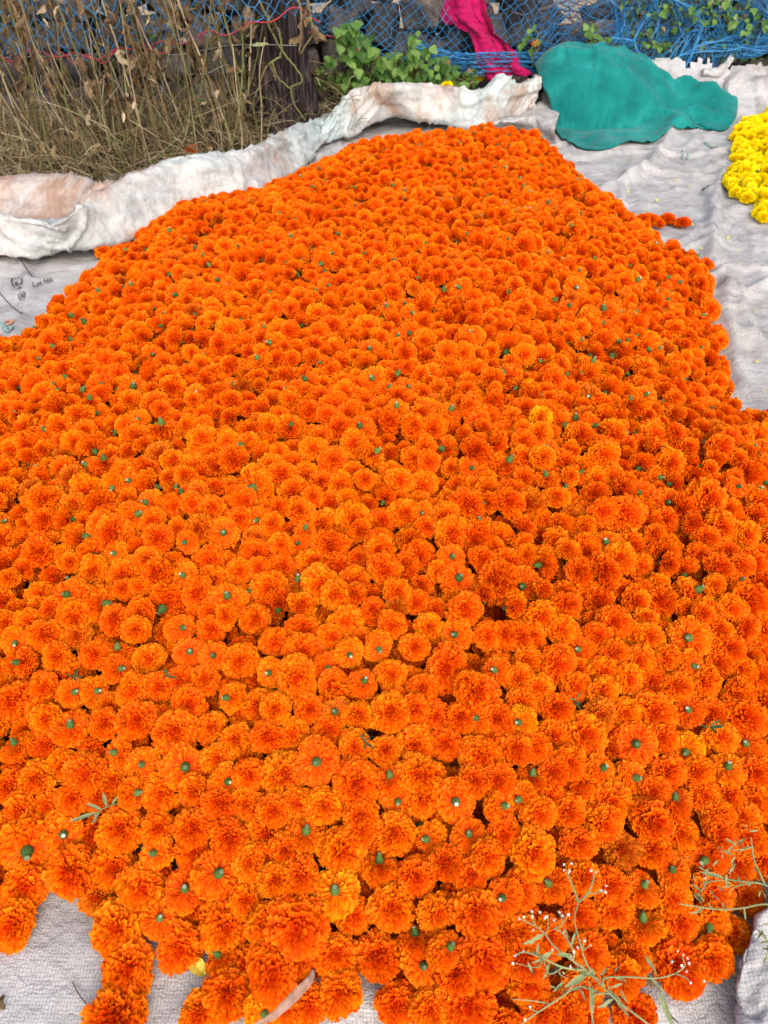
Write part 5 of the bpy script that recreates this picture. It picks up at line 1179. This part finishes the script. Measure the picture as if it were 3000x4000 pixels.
fore_weed('blurred green weed reaching in from the right edge', (1850, 600, .02),
    [[(1850, 620, .1), (1659, 552, .17), (1500, 575, .19), (1370, 585, .20), (1240, 572, .21), (1080, 548, .22)], [(1850, 500, .1), (1620, 420, .18), (1560, 410, .19), (1400, 390, .2), (1290, 350, .21), (1210, 310, .22)], [(1640, 425, .18), (1605, 350, .2), (1570, 270, .215), (1556, 180, .23), (1548, 115, .24)], [(1556, 180, .23), (1500, 195, .23), (1420, 200, .23)], [(1560, 410, .19), (1440, 440, .2), (1410, 480, .2)], [(1400, 390, .2), (1270, 410, .2), (1225, 470, .2)], [(1240, 572, .21), (1205, 610, .2)], [(1850, 900, .08), (1700, 820, .12), (1620, 760, .14)]],
    [(1250, 385, .21)], [(1250, 565, 1200, 610, .2), (1370, 380, 1240, 320, .21)], 4,
    buds=[(1548, 112, .24), (1430, 200, .23), (1410, 210, .23), (1510, 185, .23), (1490, 205, .23), (1205, 305, .22), (1225, 345, .215), (1225, 465, .2), (1230, 480, .2), (1410, 470, .2), (1415, 490, .2), (1460, 430, .2), (1620, 400, .19), (1625, 440, .18), (1610, 770, .14), (1630, 820, .13), (1645, 780, .13), (1625, 760, .14)])

# ------------------------------------------------------------------ small loose things
def ribbon(name, pts, widths, mat, label, cat):
    P = [PZ(x, y, z) for x, y, z in pts]; o0 = P[0]; Q = catmull([p - o0 for p in P], 6); n = len(Q)
    T = np.gradient(Q, axis=0); T /= np.linalg.norm(T, axis=1)[:, None]; sd = np.cross(T, np.array([0, -.45, .9])); sd /= np.linalg.norm(sd, axis=1)[:, None]
    W = np.interp(np.linspace(0, 1, n), np.linspace(0, 1, len(widths)), widths); V = []; F = []
    up = np.array([0, 0, 1.0])
    for i in range(n):
        for s in (-1, -.4, .2, 1): V.append(Q[i] + sd[i] * W[i] * s + up * (.002 * abs(s) + .001 * math.sin(i * 1.3 + s)))
    for i in range(n - 1):
        for k in range(3): a = i * 4 + k; F.append((a, a + 1, a + 5, a + 4))
    o = mesh_obj(name, V, F, mat); o.location = o0; md = o.modifiers.new('th', 'SOLIDIFY'); md.thickness = .0006
    return tag(o, label, cat)
def t2(x, y, z): return (1000 + x / 1.659, 3200 + y / 1.659, z)
ribbon('grass_blade', [t2(378, 975, .145), t2(345, 1050, .15), t2(270, 1130, .15), t2(200, 1200, .15), t2(110, 1280, .145), t2(20, 1325, .14), t2(-80, 1370, .12)], [.001, .0045, .0055, .005, .004, .002, .001], M['dry_blade'], 'curved pinkish dry grass blade lying across marigolds at the bottom', 'grass blade')
p = heap_hit(372, 3178, .055); root = empty('leaf_sprig', p); tag(root, 'small grey green compound leaf sprig on the near left marigolds', 'leaf')
for a, s, d in [(2.0, .035, (0, 0, 0)), (1.2, .026, (.008, .005, 0)), (2.9, .022, (.006, .004, 0)), (.5, .026, (.015, .009, 0)), (-.4, .02, (.02, .01, 0)), (3.4, .02, (.0, .004, 0))]:
    put_leaf(LANCE[0], Vector(d), s, (.3, 0, a), root, 'leaflet')
V_, F_ = tube_geo([(0, 0, 0), (.012, .008, .002), (.032, .016, .002)], .0008, 5); mesh_obj('stalk', V_, F_, M['weed_stem'], root)
for lab, px, py, s in [('dark green fern like leaf between marigolds near the centre', 1425, 2905, .028), ('small dark leaf sprig on the left part of the heap', 290, 2650, .03), ('grey leaf standing among marigolds left of centre', 660, 2650, .028), ('dark leaf sliver among marigolds right of centre', 2770, 2845, .03), ('thin dark leaves in the gap right of centre', 2250, 2740, .03)]:
    p = heap_hit(px, py, .05); root = empty('leaf_sprig', p); tag(root, lab, 'leaf')
    for k in range(5): put_leaf(LANCE_D[k % 3], Vector((0, 0, .002 * k)), .7 * s * rs.uniform(.6, 1.1), (.5, rs.gauss(0, .3), rs.uniform(0, 6.28)), root, 'leaflet')
def petal_scrap():
    V = []; F = []
    for i in range(5):
        t = i / 4; w = .35 * math.sin(math.pi * (.1 + .75 * t))
        for s in (-1, 0, 1): V.append((w * s, t - .5, .18 * math.sin(t * 3) + .12 * s * s))
    for i in range(4):
        for k in range(2): a = i * 3 + k; F.append((a, a + 1, a + 4, a + 3))
    me = bpy.data.meshes.new('petal_scrap'); me.from_pydata(V, [], F); me.materials.append(M['yellow_petal_loose']); return me
SCR = petal_scrap()
YPX = [(2785, 562), (2785, 616), (2785, 667), (2660, 665), (2566, 776), (2455, 747), (2690, 732), (2835, 637), (2640, 702), (2512, 830), (2850, 920), (2735, 978), (2888, 972), (2950, 1208), (2885, 1030), (2960, 1400), (2990, 1515), (2700, 880), (2860, 650), (2450, 630)]
RK = {q: i for i, q in enumerate(sorted(YPX, key=lambda q: q[1]))}
for px, py in YPX:
    x, y = PZ(px, py, .02)[:2]; o = bpy.data.objects.new('petal', SCR); link(o); o.location = (x, y, float(sheet_z(x, y)) + .008); s = rs.uniform(.009, .017); o.scale = (s, s, s); o.rotation_euler = (rs.gauss(0, .3), rs.gauss(0, .3), rs.uniform(0, 6)); tag(o, f"tiny yellow petal on grey sheet, {ORD[RK[(px, py)]]} from the top between the heaps", 'petal', 'yellow petals scattered on the grey sheet')
x, y = PZ(770, 3790, .01)[:2]; o = bpy.data.objects.new('petal', SCR); link(o); o.location = (x, y, float(sheet_z(x, y)) + .014); o.scale = (.03, .03, .03); o.rotation_euler = (.2, .2, 1.0); tag(o, 'larger yellow petal beside marigolds on the near white sheet', 'petal')
P = [PZ(283 + a, 3835 + b, .012) for a, b in ((0, 0), (20, 40), (45, 75), (72, 105))]; o0 = P[0]; V_, F_ = tube_geo(catmull([p - o0 for p in P], 4), .0008, 5); o = mesh_obj('twig', V_, F_, M['branch']); o.location = o0; tag(o, 'thin dark twig lying on the near white sheet', 'twig')
for lab, px, py, s in [('dark brown scrap at the bottom left of the white sheet', 18, 3955, .02), ('brown scrap on the woven sheet in the near right corner', 2545, 3868, .02)]:
    x, y = PZ(px, py, .01)[:2]; o = bpy.data.objects.new('leaf_scrap', CRUM[2]); link(o); o.location = (x, y, float(sheet_z(x, y)) + .012); o.scale = (s, s, s); o.rotation_euler = (1.4, 0, .4); tag(o, lab, 'scrap')
print("FLOWERS", len(flowers), n_seed, len(yl), len(inv))
